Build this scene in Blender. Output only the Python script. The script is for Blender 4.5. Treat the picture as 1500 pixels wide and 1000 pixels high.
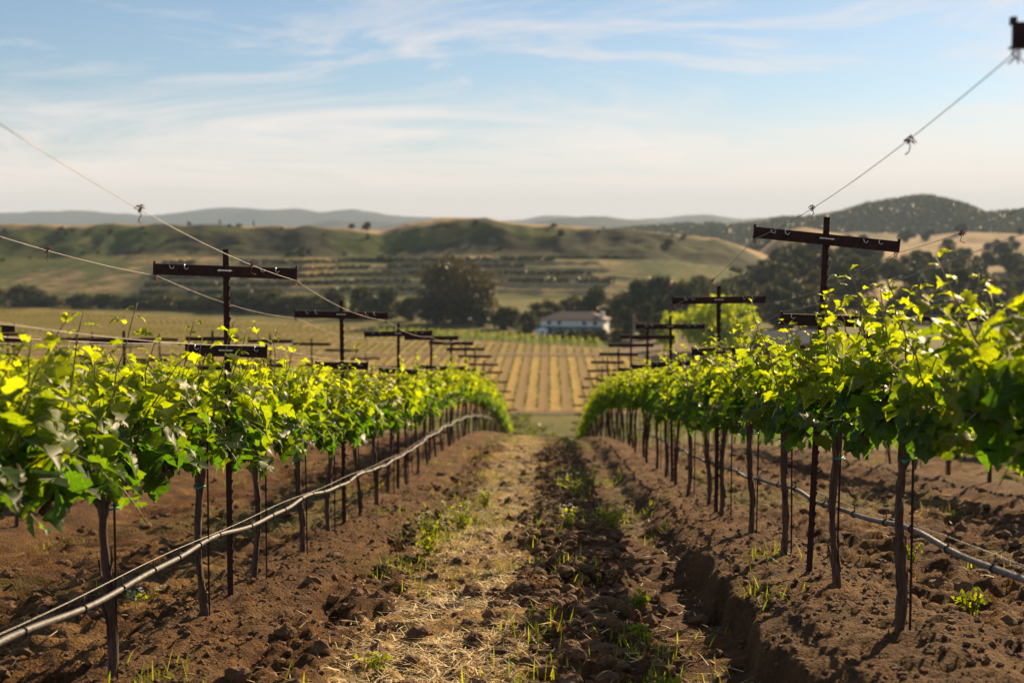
import bpy, math, random
import numpy as np
from mathutils import Vector, Matrix

for o in list(bpy.data.objects):
    bpy.data.objects.remove(o)
SC = bpy.context.scene
COL = SC.collection
R = math.radians

# ------------------------------------------------------------------ camera, sky, sun, exposure
cam_d = bpy.data.cameras.new('camera')
cam_d.sensor_width = 36.0
cam_d.lens = 50.0
cam_d.clip_start = 0.05
cam_d.clip_end = 40000
cam_d.dof.use_dof = True
cam_d.dof.focus_distance = 7.4
cam_d.dof.aperture_fstop = 2.5
cam = bpy.data.objects.new('camera', cam_d)
COL.objects.link(cam)
cam.location = (0, 0, 0)
cam.rotation_euler = (R(90 - 4.39), 0, R(1.51))
SC.camera = cam

SUN_AZ, SUN_EL = R(31), R(24)
SUNV = Vector((math.sin(SUN_AZ) * math.cos(SUN_EL), math.cos(SUN_AZ) * math.cos(SUN_EL), math.sin(SUN_EL)))
sun_d = bpy.data.lights.new('sun', 'SUN')
sun_d.energy = 5.0
sun_d.angle = R(0.5)
sun_d.color = (1.0, 0.74, 0.44)
sun = bpy.data.objects.new('sun', sun_d)
COL.objects.link(sun)
sun.rotation_euler = (-SUNV).to_track_quat('-Z', 'Y').to_euler()

world = bpy.data.worlds.new('World')
SC.world = world
world.use_nodes = True


def nd(nt, typ, **kw):
    n = nt.nodes.new(typ)
    for k, v in kw.items():
        if k[0] == '_':
            key = k[1:]
            n.inputs[int(key) if key.isdigit() else key.replace('_', ' ')].default_value = v
        else:
            setattr(n, k, v)
    return n


def lk(nt, a, b):
    nt.links.new(a, b)


def mth(nt, op, a, b=None, clamp=False):
    n = nt.nodes.new('ShaderNodeMath')
    n.operation = op
    n.use_clamp = clamp
    for i, v in enumerate((a, b)):
        if v is None:
            continue
        if isinstance(v, (int, float)):
            n.inputs[i].default_value = v
        else:
            nt.links.new(v, n.inputs[i])
    return n.outputs[0]


def ramp(nt, fac, stops):
    n = nt.nodes.new('ShaderNodeValToRGB')
    el = n.color_ramp.elements
    while len(el) < len(stops):
        el.new(0.5)
    for e, (p, c) in zip(el, stops):
        e.position = p
        e.color = (*c, 1) if len(c) == 3 else c
    if fac is not None:
        nt.links.new(fac, n.inputs[0])
    return n.outputs[0]


def mixc(nt, fac, a, b, blend='MIX'):
    n = nt.nodes.new('ShaderNodeMix')
    n.data_type = 'RGBA'
    n.blend_type = blend
    for idx, v in ((0, fac), (6, a), (7, b)):
        if isinstance(v, (int, float)):
            n.inputs[idx].default_value = v
        elif isinstance(v, tuple):
            n.inputs[idx].default_value = (*v, 1) if len(v) == 3 else v
        else:
            nt.links.new(v, n.inputs[idx])
    return n.outputs[2]


def build_world():
    nt = world.node_tree
    nt.nodes.clear()
    out = nd(nt, 'ShaderNodeOutputWorld')
    bg = nd(nt, 'ShaderNodeBackground')
    bg.inputs[1].default_value = 0.05
    sky = nd(nt, 'ShaderNodeTexSky', sky_type='NISHITA', sun_disc=False)
    sky.sun_elevation = SUN_EL
    sky.sun_rotation = SUN_AZ
    sky.altitude = 400
    sky.air_density = 0.95
    sky.dust_density = 0.3
    sky.ozone_density = 3.2
    # thin high cirrus: noise on the sky plane (direction / height), so it goes on all round
    tc = nd(nt, 'ShaderNodeTexCoord')
    sp = nd(nt, 'ShaderNodeSeparateXYZ')
    lk(nt, tc.outputs['Generated'], sp.inputs[0])
    zz = mth(nt, 'ADD', mth(nt, 'MAXIMUM', sp.outputs[2], 0.0), 0.10)
    cx = mth(nt, 'DIVIDE', sp.outputs[0], zz)
    cy = mth(nt, 'DIVIDE', sp.outputs[1], zz)
    cb = nd(nt, 'ShaderNodeCombineXYZ')
    lk(nt, mth(nt, 'MULTIPLY', cx, 0.8), cb.inputs[0])
    lk(nt, mth(nt, 'MULTIPLY', cy, 1.15), cb.inputs[1])
    cb.inputs[2].default_value = 3.3
    n1 = nd(nt, 'ShaderNodeTexNoise', _Scale=0.95, _Detail=10.0, _Roughness=0.68, _Distortion=1.3)
    lk(nt, cb.outputs[0], n1.inputs['Vector'])
    m1 = ramp(nt, n1.outputs[0], [(0.49, (0, 0, 0)), (0.68, (1, 1, 1))])
    # low cloud veil thickening towards the horizon, ragged upper edge
    ve = mth(nt, 'ADD', sp.outputs[2], mth(nt, 'MULTIPLY', mth(nt, 'SUBTRACT', n1.outputs[0], 0.5), -0.16))
    veil = ramp(nt, ve, [(0.03, (1, 1, 1)), (0.06, (0.72, 0.72, 0.72)), (0.105, (0, 0, 0))])
    m2 = mth(nt, 'MAXIMUM', mth(nt, 'MULTIPLY', m1, 0.68), mth(nt, 'MULTIPLY', veil, 0.85), True)
    cl = mixc(nt, m2, sky.outputs[0], mixc(nt, veil, (10.2, 9.2, 8.8), (12.2, 10.5, 9.5)))
    lk(nt, cl, bg.inputs[0])
    lk(nt, bg.outputs[0], out.inputs[0])


build_world()
SC.view_settings.view_transform = 'Standard'
SC.view_settings.look = 'None'
SC.view_settings.gamma = 1.0
SC.view_settings.exposure = 0.95
SC.view_settings.use_curve_mapping = False
SC.render.engine = 'CYCLES'
SC.cycles.use_denoising = True
SC.cycles.max_bounces = 6
SC.cycles.diffuse_bounces = 3
SC.cycles.glossy_bounces = 2
SC.cycles.transmission_bounces = 4
SC.cycles.transparent_max_bounces = 6
SC.cycles.volume_bounces = 0
SC.cycles.sample_clamp_indirect = 3.0
SC.cycles.caustics_reflective = False
SC.cycles.caustics_refractive = False

# ------------------------------------------------------------------ helpers
rng = random.Random(11)
NR = np.random.RandomState(5)


def _h(ix, iy, s):
    n = (ix * 374761393 + iy * 668265263 + s * 1442695041).astype(np.int64) & 0xffffffff
    n = ((n ^ (n >> 13)) * 1274126177) & 0xffffffff
    n = n ^ (n >> 16)
    return (n & 0xffff) / 65535.0


def vn(x, y, s=0):
    x = np.asarray(x, float); y = np.asarray(y, float)
    ix = np.floor(x).astype(np.int64); iy = np.floor(y).astype(np.int64)
    fx = x - ix; fy = y - iy
    fx = fx * fx * (3 - 2 * fx); fy = fy * fy * (3 - 2 * fy)
    a = _h(ix, iy, s); b = _h(ix + 1, iy, s); c = _h(ix, iy + 1, s); d = _h(ix + 1, iy + 1, s)
    return (a + (b - a) * fx) * (1 - fy) + (c + (d - c) * fx) * fy


def fbm(x, y, oct=4, s=0, rough=0.5):
    t = 0; a = 1; n = 0; f = 1.0
    for i in range(oct):
        t = t + a * vn(x * f + 17.3 * i, y * f - 9.1 * i, s + i)
        n += a; a *= rough; f *= 2.03
    return t / n


def sstep(a, b, x):
    t = np.clip((np.asarray(x, float) - a) / (b - a), 0, 1)
    return t * t * (3 - 2 * t)


def tag(o, label=None, cat=None, group=None, kind=None):
    if label: o['label'] = label
    if cat: o['category'] = cat
    if group: o['group'] = group
    if kind: o['kind'] = kind
    return o


def empty(name, loc=(0, 0, 0), rz=0.0):
    o = bpy.data.objects.new(name, None)
    o.empty_display_size = 0.1
    o.location = loc
    o.rotation_euler = (0, 0, rz)
    COL.objects.link(o)
    return o


def new_mesh(name, v, f, mat=None, smooth=True):
    me = bpy.data.meshes.new(name)
    me.from_pydata([tuple(p) for p in v], [], [tuple(q) for q in f])
    if mat: me.materials.append(mat)
    if smooth: me.polygons.foreach_set('use_smooth', [True] * len(me.polygons))
    me.update()
    return me


def link(name, me, parent=None, loc=None):
    o = bpy.data.objects.new(name, me)
    COL.objects.link(o)
    if parent: o.parent = parent
    if loc is not None: o.location = loc
    return o


class MB:
    def __init__(s): s.v = []; s.f = []
    def add(s, v, f):
        b = len(s.v); s.v.extend(v); s.f.extend([tuple(i + b for i in q) for q in f])
    def box(s, c, size, M=None):
        x, y, z = size[0] / 2, size[1] / 2, size[2] / 2
        vs = [Vector((sx * x, sy * y, sz * z)) for sx in (-1, 1) for sy in (-1, 1) for sz in (-1, 1)]
        if M: vs = [M @ p for p in vs]
        c = Vector(c)
        s.add([tuple(p + c) for p in vs], [(0, 1, 3, 2), (4, 6, 7, 5), (0, 4, 5, 1), (2, 3, 7, 6), (0, 2, 6, 4), (1, 5, 7, 3)])
    def tube(s, pts, rad, n=6, cap=True):
        P = [Vector(p) for p in pts]
        if not hasattr(rad, '__len__'): rad = [rad] * len(P)
        up = None; rings = []
        for i, p in enumerate(P):
            t = (P[min(i + 1, len(P) - 1)] - P[max(i - 1, 0)])
            if t.length < 1e-9: t = Vector((0, 0, 1))
            t.normalize()
            if up is None:
                up = t.orthogonal().normalized()
            up = (up - t * up.dot(t))
            if up.length < 1e-6: up = t.orthogonal()
            up.normalize()
            w = t.cross(up)
            rings.append([tuple(p + (up * math.cos(2 * math.pi * k / n) + w * math.sin(2 * math.pi * k / n)) * rad[i]) for k in range(n)])
        v = [q for r_ in rings for q in r_]
        f = []
        for i in range(len(P) - 1):
            for k in range(n):
                f.append((i * n + k, i * n + (k + 1) % n, (i + 1) * n + (k + 1) % n, (i + 1) * n + k))
        if cap:
            f.append(tuple(range(n - 1, -1, -1))); f.append(tuple((len(P) - 1) * n + k for k in range(n)))
        s.add(v, f)
    def mesh(s, name, mat, smooth=False):
        return new_mesh(name, s.v, s.f, mat, smooth)
    def obj(s, name, mat, parent=None, smooth=False, loc=None):
        return link(name, s.mesh(name, mat, smooth), parent, loc)


def grid_mesh(name, X, Y, Z, mat, attrs=None, smooth=True):
    ny, nx = Z.shape
    v = np.stack([X, Y, Z], -1).reshape(-1, 3)
    me = bpy.data.meshes.new(name)
    me.vertices.add(len(v)); me.vertices.foreach_set('co', v.ravel())
    i = np.arange((ny - 1) * (nx - 1)); r_ = i // (nx - 1); c_ = i % (nx - 1)
    a = r_ * nx + c_
    q = np.stack([a, a + 1, a + nx + 1, a + nx], -1).ravel()
    me.loops.add(len(q)); me.loops.foreach_set('vertex_index', q)
    me.polygons.add(len(i)); me.polygons.foreach_set('loop_start', i * 4); me.polygons.foreach_set('loop_total', np.full(len(i), 4))
    me.update(calc_edges=True)
    me.validate()
    if smooth: me.polygons.foreach_set('use_smooth', np.ones(len(me.polygons), bool))
    for k, arr in (attrs or {}).items():
        at = me.attributes.new(k, 'FLOAT', 'POINT')
        at.data.foreach_set('value', np.asarray(arr, float).ravel())
    me.materials.append(mat)
    return me


# ------------------------------------------------------------------ materials
ORD = ['first', 'second', 'third', 'fourth', 'fifth', 'sixth', 'seventh', 'eighth', 'ninth', 'tenth', 'eleventh', 'twelfth', 'thirteenth', 'fourteenth', 'fifteenth', 'sixteenth', 'seventeenth', 'eighteenth', 'nineteenth', 'twentieth']
def mat_new(name):
    m = bpy.data.materials.new(name)
    m.use_nodes = True
    nt = m.node_tree
    b = nt.nodes['Principled BSDF']
    return m, nt, b


def simple(name, col, rough=0.7, metal=0.0, var=0.25, scale=8.0, bump=0.0, bscale=None, coord='Object'):
    m, nt, b = mat_new(name)
    tc = nd(nt, 'ShaderNodeTexCoord')
    n = nd(nt, 'ShaderNodeTexNoise', _Scale=scale, _Detail=6.0, _Roughness=0.6)
    lk(nt, tc.outputs[coord], n.inputs['Vector'])
    lo = tuple(c * (1 - var) for c in col); hi = tuple(min(1, c * (1 + var)) for c in col)
    lk(nt, ramp(nt, n.outputs[0], [(0.3, lo), (0.7, hi)]), b.inputs['Base Color'])
    b.inputs['Roughness'].default_value = rough
    b.inputs['Metallic'].default_value = metal
    if bump:
        n2 = nd(nt, 'ShaderNodeTexNoise', _Scale=bscale or scale * 4, _Detail=5.0)
        lk(nt, tc.outputs[coord], n2.inputs['Vector'])
        bp = nd(nt, 'ShaderNodeBump', _Strength=bump, _Distance=0.02)
        lk(nt, n2.outputs[0], bp.inputs['Height'])
        lk(nt, bp.outputs[0], b.inputs['Normal'])
    return m


def leaf_mat(name, use_obj_color, dark=(0.03, 0.08, 0.007), light=(0.235, 0.285, 0.011), trans=0.64, tr_gain=2.7, pale=0.28):
    m, nt, b = mat_new(name)
    out = nt.nodes['Material Output']
    if use_obj_color:
        oi = nd(nt, 'ShaderNodeObjectInfo')
        sp = nd(nt, 'ShaderNodeSeparateColor')
        lk(nt, oi.outputs['Color'], sp.inputs[0])
        fac = sp.outputs[0]
    else:
        at = nd(nt, 'ShaderNodeAttribute', attribute_name='tint')
        fac = at.outputs['Fac']
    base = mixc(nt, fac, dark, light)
    tc = nd(nt, 'ShaderNodeTexCoord')
    n = nd(nt, 'ShaderNodeTexNoise', _Scale=14.0 if use_obj_color else 9.0, _Detail=3.0)
    lk(nt, tc.outputs['Object'], n.inputs['Vector'])
    base = mixc(nt, 1.0, base, ramp(nt, n.outputs[0], [(0.3, (0.75, 0.75, 0.75)), (0.7, (1.2, 1.2, 1.2))]), 'MULTIPLY')
    if use_obj_color:                                        # veins fan out from the petiole
        sx = nd(nt, 'ShaderNodeSeparateXYZ'); lk(nt, tc.outputs['Object'], sx.inputs[0])
        yy = mth(nt, 'SUBTRACT', sx.outputs[1], 0.44)
        ang = mth(nt, 'ARCTAN2', sx.outputs[0], yy)
        rr = mth(nt, 'SQRT', mth(nt, 'ADD', mth(nt, 'MULTIPLY', sx.outputs[0], sx.outputs[0]), mth(nt, 'MULTIPLY', yy, yy)))
        fa = mth(nt, 'ABSOLUTE', mth(nt, 'SUBTRACT', mth(nt, 'FRACT', mth(nt, 'ADD', mth(nt, 'DIVIDE', ang, 0.72), 10.5)), 0.5))
        dist = mth(nt, 'MULTIPLY', mth(nt, 'MULTIPLY', fa, 0.72), rr)
        vein = ramp(nt, dist, [(0.006, (1.45, 1.4, 1.5)), (0.024, (1, 1, 1))])
        base = mixc(nt, 1.0, base, vein, 'MULTIPLY')
    geo = nd(nt, 'ShaderNodeNewGeometry')
    under = mixc(nt, mth(nt, 'MULTIPLY', geo.outputs['Backfacing'], pale), base, (0.34, 0.40, 0.26))
    lk(nt, under, b.inputs['Base Color'])
    b.inputs['Roughness'].default_value = 0.45
    b.inputs['Specular IOR Level'].default_value = 0.38 if pale > 0.2 else 0.06
    tr = nd(nt, 'ShaderNodeBsdfTranslucent')
    tcol = mixc(nt, 1.0, base, (tr_gain * 1.12, tr_gain * 1.04, 0.25 * tr_gain), 'MULTIPLY')
    lk(nt, tcol, tr.inputs[0])
    mx = nd(nt, 'ShaderNodeMixShader', _0=trans)
    lk(nt, b.outputs[0], mx.inputs[1]); lk(nt, tr.outputs[0], mx.inputs[2])
    lk(nt, mx.outputs[0], out.inputs[0])
    return m


def bark_mat(name, c1, c2):
    m, nt, b = mat_new(name)
    tc = nd(nt, 'ShaderNodeTexCoord')
    mp = nd(nt, 'ShaderNodeMapping'); mp.inputs['Scale'].default_value = (60, 60, 9)
    lk(nt, tc.outputs['Object'], mp.inputs[0])
    n = nd(nt, 'ShaderNodeTexNoise', _Scale=1.0, _Detail=7.0, _Roughness=0.65, _Distortion=0.6)
    lk(nt, mp.outputs[0], n.inputs['Vector'])
    lk(nt, ramp(nt, n.outputs[0], [(0.3, c1), (0.7, c2)]), b.inputs['Base Color'])
    b.inputs['Roughness'].default_value = 0.9
    bp = nd(nt, 'ShaderNodeBump', _Strength=0.9, _Distance=0.012)
    lk(nt, n.outputs[0], bp.inputs['Height']); lk(nt, bp.outputs[0], b.inputs['Normal'])
    return m


def soil_mat():
    m, nt, b = mat_new('tilled soil')
    tc = nd(nt, 'ShaderNodeTexCoord')
    n1 = nd(nt, 'ShaderNodeTexNoise', _Scale=2.3, _Detail=8.0, _Roughness=0.65)
    n2 = nd(nt, 'ShaderNodeTexNoise', _Scale=38.0, _Detail=6.0, _Roughness=0.7)
    vo = nd(nt, 'ShaderNodeTexVoronoi', _Scale=55.0)
    for n in (n1, n2, vo): lk(nt, tc.outputs['Object'], n.inputs['Vector'])
    c = ramp(nt, n1.outputs[0], [(0.3, (0.046, 0.022, 0.0085)), (0.7, (0.16, 0.079, 0.029))])
    c = mixc(nt, 1.0, c, ramp(nt, n2.outputs[0], [(0.28, (0.45, 0.42, 0.4)), (0.72, (1.6, 1.55, 1.5))]), 'MULTIPLY')
    crust = nd(nt, 'ShaderNodeAttribute', attribute_name='crust').outputs['Fac']
    straw = nd(nt, 'ShaderNodeAttribute', attribute_name='straw').outputs['Fac']
    green = nd(nt, 'ShaderNodeAttribute', attribute_name='green').outputs['Fac']
    cr = mixc(nt, 1.0, ramp(nt, n1.outputs[0], [(0.3, (0.06, 0.031, 0.0125)), (0.7, (0.23, 0.13, 0.053))]), ramp(nt, n2.outputs[0], [(0.3, (0.7, 0.7, 0.7)), (0.7, (1.25, 1.25, 1.25))]), 'MULTIPLY')
    c = mixc(nt, crust, c, cr)
    st = ramp(nt, n2.outputs[0], [(0.35, (0.15, 0.088, 0.032)), (0.6, (0.58, 0.39, 0.14))])
    c = mixc(nt, mth(nt, 'MULTIPLY', straw, ramp(nt, n1.outputs[0], [(0.35, (0, 0, 0)), (0.6, (1, 1, 1))])), c, st)
    c = mixc(nt, green, c, ramp(nt, n2.outputs[0], [(0.3, (0.06, 0.08, 0.015)), (0.7, (0.22, 0.2, 0.06))]))
    lk(nt, c, b.inputs['Base Color'])
    b.inputs['Roughness'].default_value = 0.95
    b.inputs['Specular IOR Level'].default_value = 0.15
    h = mth(nt, 'ADD', n2.outputs[0], mth(nt, 'MULTIPLY', vo.outputs[0], 0.5))
    bp = nd(nt, 'ShaderNodeBump', _Strength=1.0, _Distance=0.03)
    lk(nt, h, bp.inputs['Height']); lk(nt, bp.outputs[0], b.inputs['Normal'])
    return m


def terrain_mat(name, stops, scale, stops2=None, scale2=None, attr=None, attr_col=None, bump=0.0):
    m, nt, b = mat_new(name)
    tc = nd(nt, 'ShaderNodeTexCoord')
    n1 = nd(nt, 'ShaderNodeTexNoise', _Scale=scale, _Detail=8.0, _Roughness=0.6)
    lk(nt, tc.outputs['Object'], n1.inputs['Vector'])
    c = ramp(nt, n1.outputs[0], stops)
    if stops2:
        n2 = nd(nt, 'ShaderNodeTexNoise', _Scale=scale2, _Detail=6.0, _Roughness=0.7)
        lk(nt, tc.outputs['Object'], n2.inputs['Vector'])
        c = mixc(nt, 1.0, c, ramp(nt, n2.outputs[0], stops2), 'MULTIPLY')
    if attr:
        at = nd(nt, 'ShaderNodeAttribute', attribute_name=attr)
        c = mixc(nt, at.outputs['Fac'], c, attr_col)
    lk(nt, c, b.inputs['Base Color'])
    b.inputs['Roughness'].default_value = 0.95
    b.inputs['Specular IOR Level'].default_value = 0.1
    return m


def strip_mat(name, a, c, line, period):
    """alternating grassed and tilled alleys across X, running along Y"""
    m, nt, b = mat_new(name)
    geo = nd(nt, 'ShaderNodeNewGeometry')
    sp = nd(nt, 'ShaderNodeSeparateXYZ'); lk(nt, geo.outputs['Position'], sp.inputs[0])
    n = nd(nt, 'ShaderNodeTexNoise', _Scale=0.12, _Detail=6.0, _Roughness=0.65)
    lk(nt, geo.outputs['Position'], n.inputs['Vector'])
    n2 = nd(nt, 'ShaderNodeTexNoise', _Scale=0.8, _Detail=5.0, _Roughness=0.7)
    lk(nt, geo.outputs['Position'], n2.inputs['Vector'])
    xx = mth(nt, 'ADD', sp.outputs[0], mth(nt, 'MULTIPLY', mth(nt, 'SUBTRACT', n2.outputs[0], 0.5), 0.7))
    fr = mth(nt, 'FRACT', mth(nt, 'DIVIDE', mth(nt, 'ADD', xx, 1000.0), period))
    f = ramp(nt, fr, [(0.0, (0, 0, 0)), (0.06, (1, 1, 1)), (0.46, (1, 1, 1)), (0.54, (0, 0, 0))])
    f = mth(nt, 'MULTIPLY', f, ramp(nt, n.outputs[0], [(0.3, (0.35, 0.35, 0.35)), (0.6, (1, 1, 1))]))
    col = mixc(nt, f, ramp(nt, n2.outputs[0], [(0.3, a[0]), (0.7, a[1])]), ramp(nt, n2.outputs[0], [(0.3, c[0]), (0.7, c[1])]))
    fr2 = mth(nt, 'FRACT', mth(nt, 'DIVIDE', mth(nt, 'ADD', xx, 1000.0), period / 2))
    l = ramp(nt, fr2, [(0.0, (1, 1, 1)), (0.14, (0, 0, 0)), (0.86, (0, 0, 0)), (1.0, (1, 1, 1))])
    col = mixc(nt, mth(nt, 'MULTIPLY', l, 0.4), col, line)
    lk(nt, col, b.inputs['Base Color'])
    b.inputs['Roughness'].default_value = 0.95
    b.inputs['Specular IOR Level'].default_value = 0.1
    return m


M = {}
M['rust'] = simple('rusted steel', (0.045, 0.018, 0.012), 0.75, 0.35, 0.55, 25, 0.3, 90)
M['wire'] = simple('galvanised wire', (0.27, 0.25, 0.235), 0.5, 0.6, 0.15, 30)
M['hook'] = simple('bright wire hook', (0.7, 0.68, 0.65), 0.3, 0.8, 0.1, 30)
M['tape'] = simple('red tie tape', (0.16, 0.035, 0.04), 0.6, 0, 0.3, 60)
M['tie'] = simple('green tie tape', (0.01, 0.33, 0.21), 0.5, 0, 0.2, 60)
M['hose'] = simple('grey drip hose', (0.10, 0.094, 0.092), 0.55, 0, 0.5, 22, 0.3, 70)
M['clip'] = simple('black hose clip', (0.02, 0.02, 0.02), 0.5)
M['bark'] = bark_mat('vine bark', (0.03, 0.018, 0.013), (0.17, 0.105, 0.068))
M['cane'] = simple('young cane', (0.17, 0.15, 0.045), 0.55, 0, 0.4, 12)
M['leaf'] = leaf_mat('vine leaf', True)
M['leaf_far'] = leaf_mat('vine leaf mass', False)
M['soil'] = soil_mat()
M['clod'] = simple('soil clod', (0.15, 0.074, 0.029), 0.95, 0, 0.45, 9, 1.0, 60)
M['straw'] = simple('dry straw', (0.64, 0.47, 0.22), 0.7, 0, 0.4, 5)
M['grass'] = leaf_mat('green weed', False, (0.07, 0.12, 0.012), (0.28, 0.31, 0.03), 0.5, 2.0, 0.1)
M['petal'] = simple('white petal', (0.75, 0.75, 0.72), 0.6, 0, 0.08)
M['petal_y'] = simple('yellow petal', (0.75, 0.5, 0.02), 0.6, 0, 0.08)
M['twig'] = simple('dry twig', (0.32, 0.22, 0.13), 0.8, 0, 0.3, 20)

# ------------------------------------------------------------------ terrain of the vineyard slope
YK = np.array([-30, 0, 3.5, 8, 12.5, 17, 21.5, 26, 30.5, 35, 39.5, 44, 48.5, 53, 57.5, 62, 75, 100, 140, 165, 185, 215])
LK = np.array([-2.6, -.60, -.24, .22, .726, 1.216, 1.60, 2.03, 2.51, 3.06, 3.68, 4.35, 5.12, 5.95, 6.8, 7.75, 10.6, 16.6, 26.8, 32.0, 34.5, 35.2])
RK = np.array([-3.2, -.92, -.49, .04, .594, 1.12, 1.58, 2.06, 2.61, 3.20, 3.84, 4.52, 5.30, 6.14, 7.0, 7.95, 10.8, 16.8, 27.0, 32.0, 34.5, 35.2])
ARM_H = 1.88
XL, XR_, SP = -1.83, 1.48, 3.31


def hermite(xk, yk, x):
    m = np.gradient(yk, xk)
    x = np.clip(np.asarray(x, float), xk[0], xk[-1])
    i = np.clip(np.searchsorted(xk, x) - 1, 0, len(xk) - 2)
    h = xk[i + 1] - xk[i]; t = (x - xk[i]) / h
    return ((2 * t**3 - 3 * t**2 + 1) * yk[i] + (t**3 - 2 * t**2 + t) * h * m[i] + (-2 * t**3 + 3 * t**2) * yk[i + 1] + (t**3 - t**2) * h * m[i + 1])


def slope_z(x, y):
    """smooth slope without soil relief"""
    l = -(hermite(YK, LK, y) + ARM_H); r_ = -(hermite(YK, RK, y) + ARM_H)
    t = (np.clip(x, -12, 12) - XL) / SP
    return l + (r_ - l) * t


def soil_fields(x, y):
    x = np.asarray(x, float); y = np.asarray(y, float)
    k = np.round((x - XL) / SP)
    lat = x - (XL + k * SP)
    wob = (fbm(y * 1.3, k * 7.7, 3, 31) - 0.5) * 0.22
    bw = 0.50 + wob
    right = (k == 1)
    shp = np.where(right, sstep(11.2, 8.6, y), 0.0)
    bl = np.where(k <= 0, np.where(k == 0, 0.24, 0.35) + wob, bw)
    left_edge = sstep(-bl - (0.12 - 0.09 * shp), -bl + (0.12 - 0.10 * shp), lat)
    br = np.where(k >= 1, 0.36 + wob, bw)
    right_edge = 1 - sstep(br - np.where(k == 0, .05, .14), br + np.where(k == 0, .04, .14), lat)
    berm = left_edge * right_edge
    cut = np.where(right, sstep(10.8, 8.6, y) * 0.085, 0.0)
    # clods: sharpest in the tilled middle
    n1 = fbm(x * 4.2, y * 4.2, 4, 3, 0.55); n2 = fbm(x * 13, y * 13, 3, 9, 0.6); n3 = fbm(x * 1.1, y * 0.7, 3, 21)
    bil = np.abs(n1 - 0.5) * 2
    till = 1 - berm
    lane = (k == 0) & (lat > 0) | (k == 1) & (lat < 0)
    u = x
    strawz = np.where(lane, sstep(-1.02, -0.8, u + (n3 - .5) * .5) * (1 - sstep(-0.25, 0.02, u + (n3 - .5) * .5)), 0.25 * sstep(.45, .6, n3) * till)
    furrow = np.where(lane, sstep(0.42, 0.6, u) * (1 - berm), 0)
    rough = till * (1 - 0.62 * strawz) * (1 - 0.65 * furrow)
    z = berm * (0.085 + 0.05 * (1 - (lat / 0.55) ** 2)) - 0.135 - np.where((k == 1) & (lat < 0), (1 - berm) * cut * sstep(0.0, 0.5, x), 0.0)
    n4 = fbm(x * 8.5, y * 8.5, 3, 13, 0.6)
    rid = 1 - np.abs(n4 - 0.5) * 4
    z = z + rough * ((n1 - 0.5) * 0.24 + (0.45 - bil) * 0.07 + (n2 - 0.5) * 0.12 + np.maximum(rid, -.4) * 0.035) + (n3 - 0.5) * 0.10 * till
    z = z + berm * ((n2 - 0.5) * 0.085 + (n1 - 0.5) * 0.06) + strawz * (n2 - .5) * .05 - furrow * 0.05
    fade = 1 - sstep(25, 60, y)
    return z * (0.25 + 0.75 * fade), berm, strawz * (1 - berm)


def gz(x, y):
    return float(slope_z(x, y) + soil_fields(np.array([x]), np.array([y]))[0][0])


def build_ground():
    ys = [-25.0]
    while ys[-1] < 2.8: ys.append(ys[-1] + max(0.06, (2.8 - ys[-1]) * 0.12))
    while ys[-1] < 215: ys.append(ys[-1] + max(0.024, 0.006 * ys[-1]))
    xs = [0.0]
    while xs[-1] < 130: xs.append(xs[-1] + (0.026 if xs[-1] < 2.3 else max(0.03, 0.03 + (xs[-1] - 2.3) * 0.03)))
    xs = np.array([-a for a in xs[:0:-1]] + xs); ys = np.array(ys)
    X, Y = np.meshgrid(xs, ys)
    s, berm, straw = soil_fields(X, Y)
    edge = sstep(20, 60, np.abs(X))
    Z = slope_z(X, Y) + s * (1 - edge)
    Z -= 0.5 * sstep(185, 215, Y)
    green = sstep(0.52, 0.7, fbm(X * 0.6, Y * 0.35, 3, 77)) * 0.5 * (1 - berm) + sstep(34, 60, Y) * 0.6
    me = grid_mesh('vineyard_ground', X, Y, Z, M['soil'], {'crust': berm * (0.45 + 0.5 * sstep(.4, .6, fbm(X * 1.8, Y * 1.1, 3, 93))), 'straw': straw, 'green': np.clip(green, 0, 0.8) * (Y > 9)})
    tag(link('vineyard_ground', me), kind='structure')


build_ground()

# ------------------------------------------------------------------ valley floor, fields, tracks
ZV = -36.0
M['valley'] = terrain_mat('valley grass', [(0.3, (0.085, 0.095, 0.018)), (0.7, (0.18, 0.155, 0.04))], 0.06, [(0.3, (0.55, 0.55, 0.5)), (0.7, (1.4, 1.35, 1.3))], 0.6)
M['track'] = terrain_mat('dirt track', [(0.3, (0.15, 0.105, 0.06)), (0.7, (0.23, 0.165, 0.10))], 0.3)
M['field'] = strip_mat('vineyard alleys', ((0.235, 0.15, 0.055), (0.31, 0.20, 0.072)), ((0.36, 0.235, 0.05), (0.50, 0.33, 0.08)), (0.15, 0.13, 0.03), 5.0)
M['field_far'] = strip_mat('far vineyard alleys', ((0.19, 0.13, 0.04), (0.25, 0.17, 0.055)), ((0.27, 0.195, 0.045), (0.36, 0.255, 0.06)), (0.10, 0.12, 0.03), 5.0)
M['green_field'] = terrain_mat('green vineyard block floor', [(0.3, (0.12, 0.15, 0.025)), (0.7, (0.2, 0.22, 0.04))], 0.1)


def sheet(name, pts, z, mat):
    me = new_mesh(name, [(p[0], p[1], z) for p in pts], [tuple(range(len(pts)))], mat, False)
    return tag(link(name, me), kind='structure')


sheet('valley_floor', [(-9000, 150), (9000, 150), (9000, 13500), (-9000, 13500)], ZV, M['valley'])


def yend(x):
    return 469 + (17 - x) * 0.76


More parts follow.
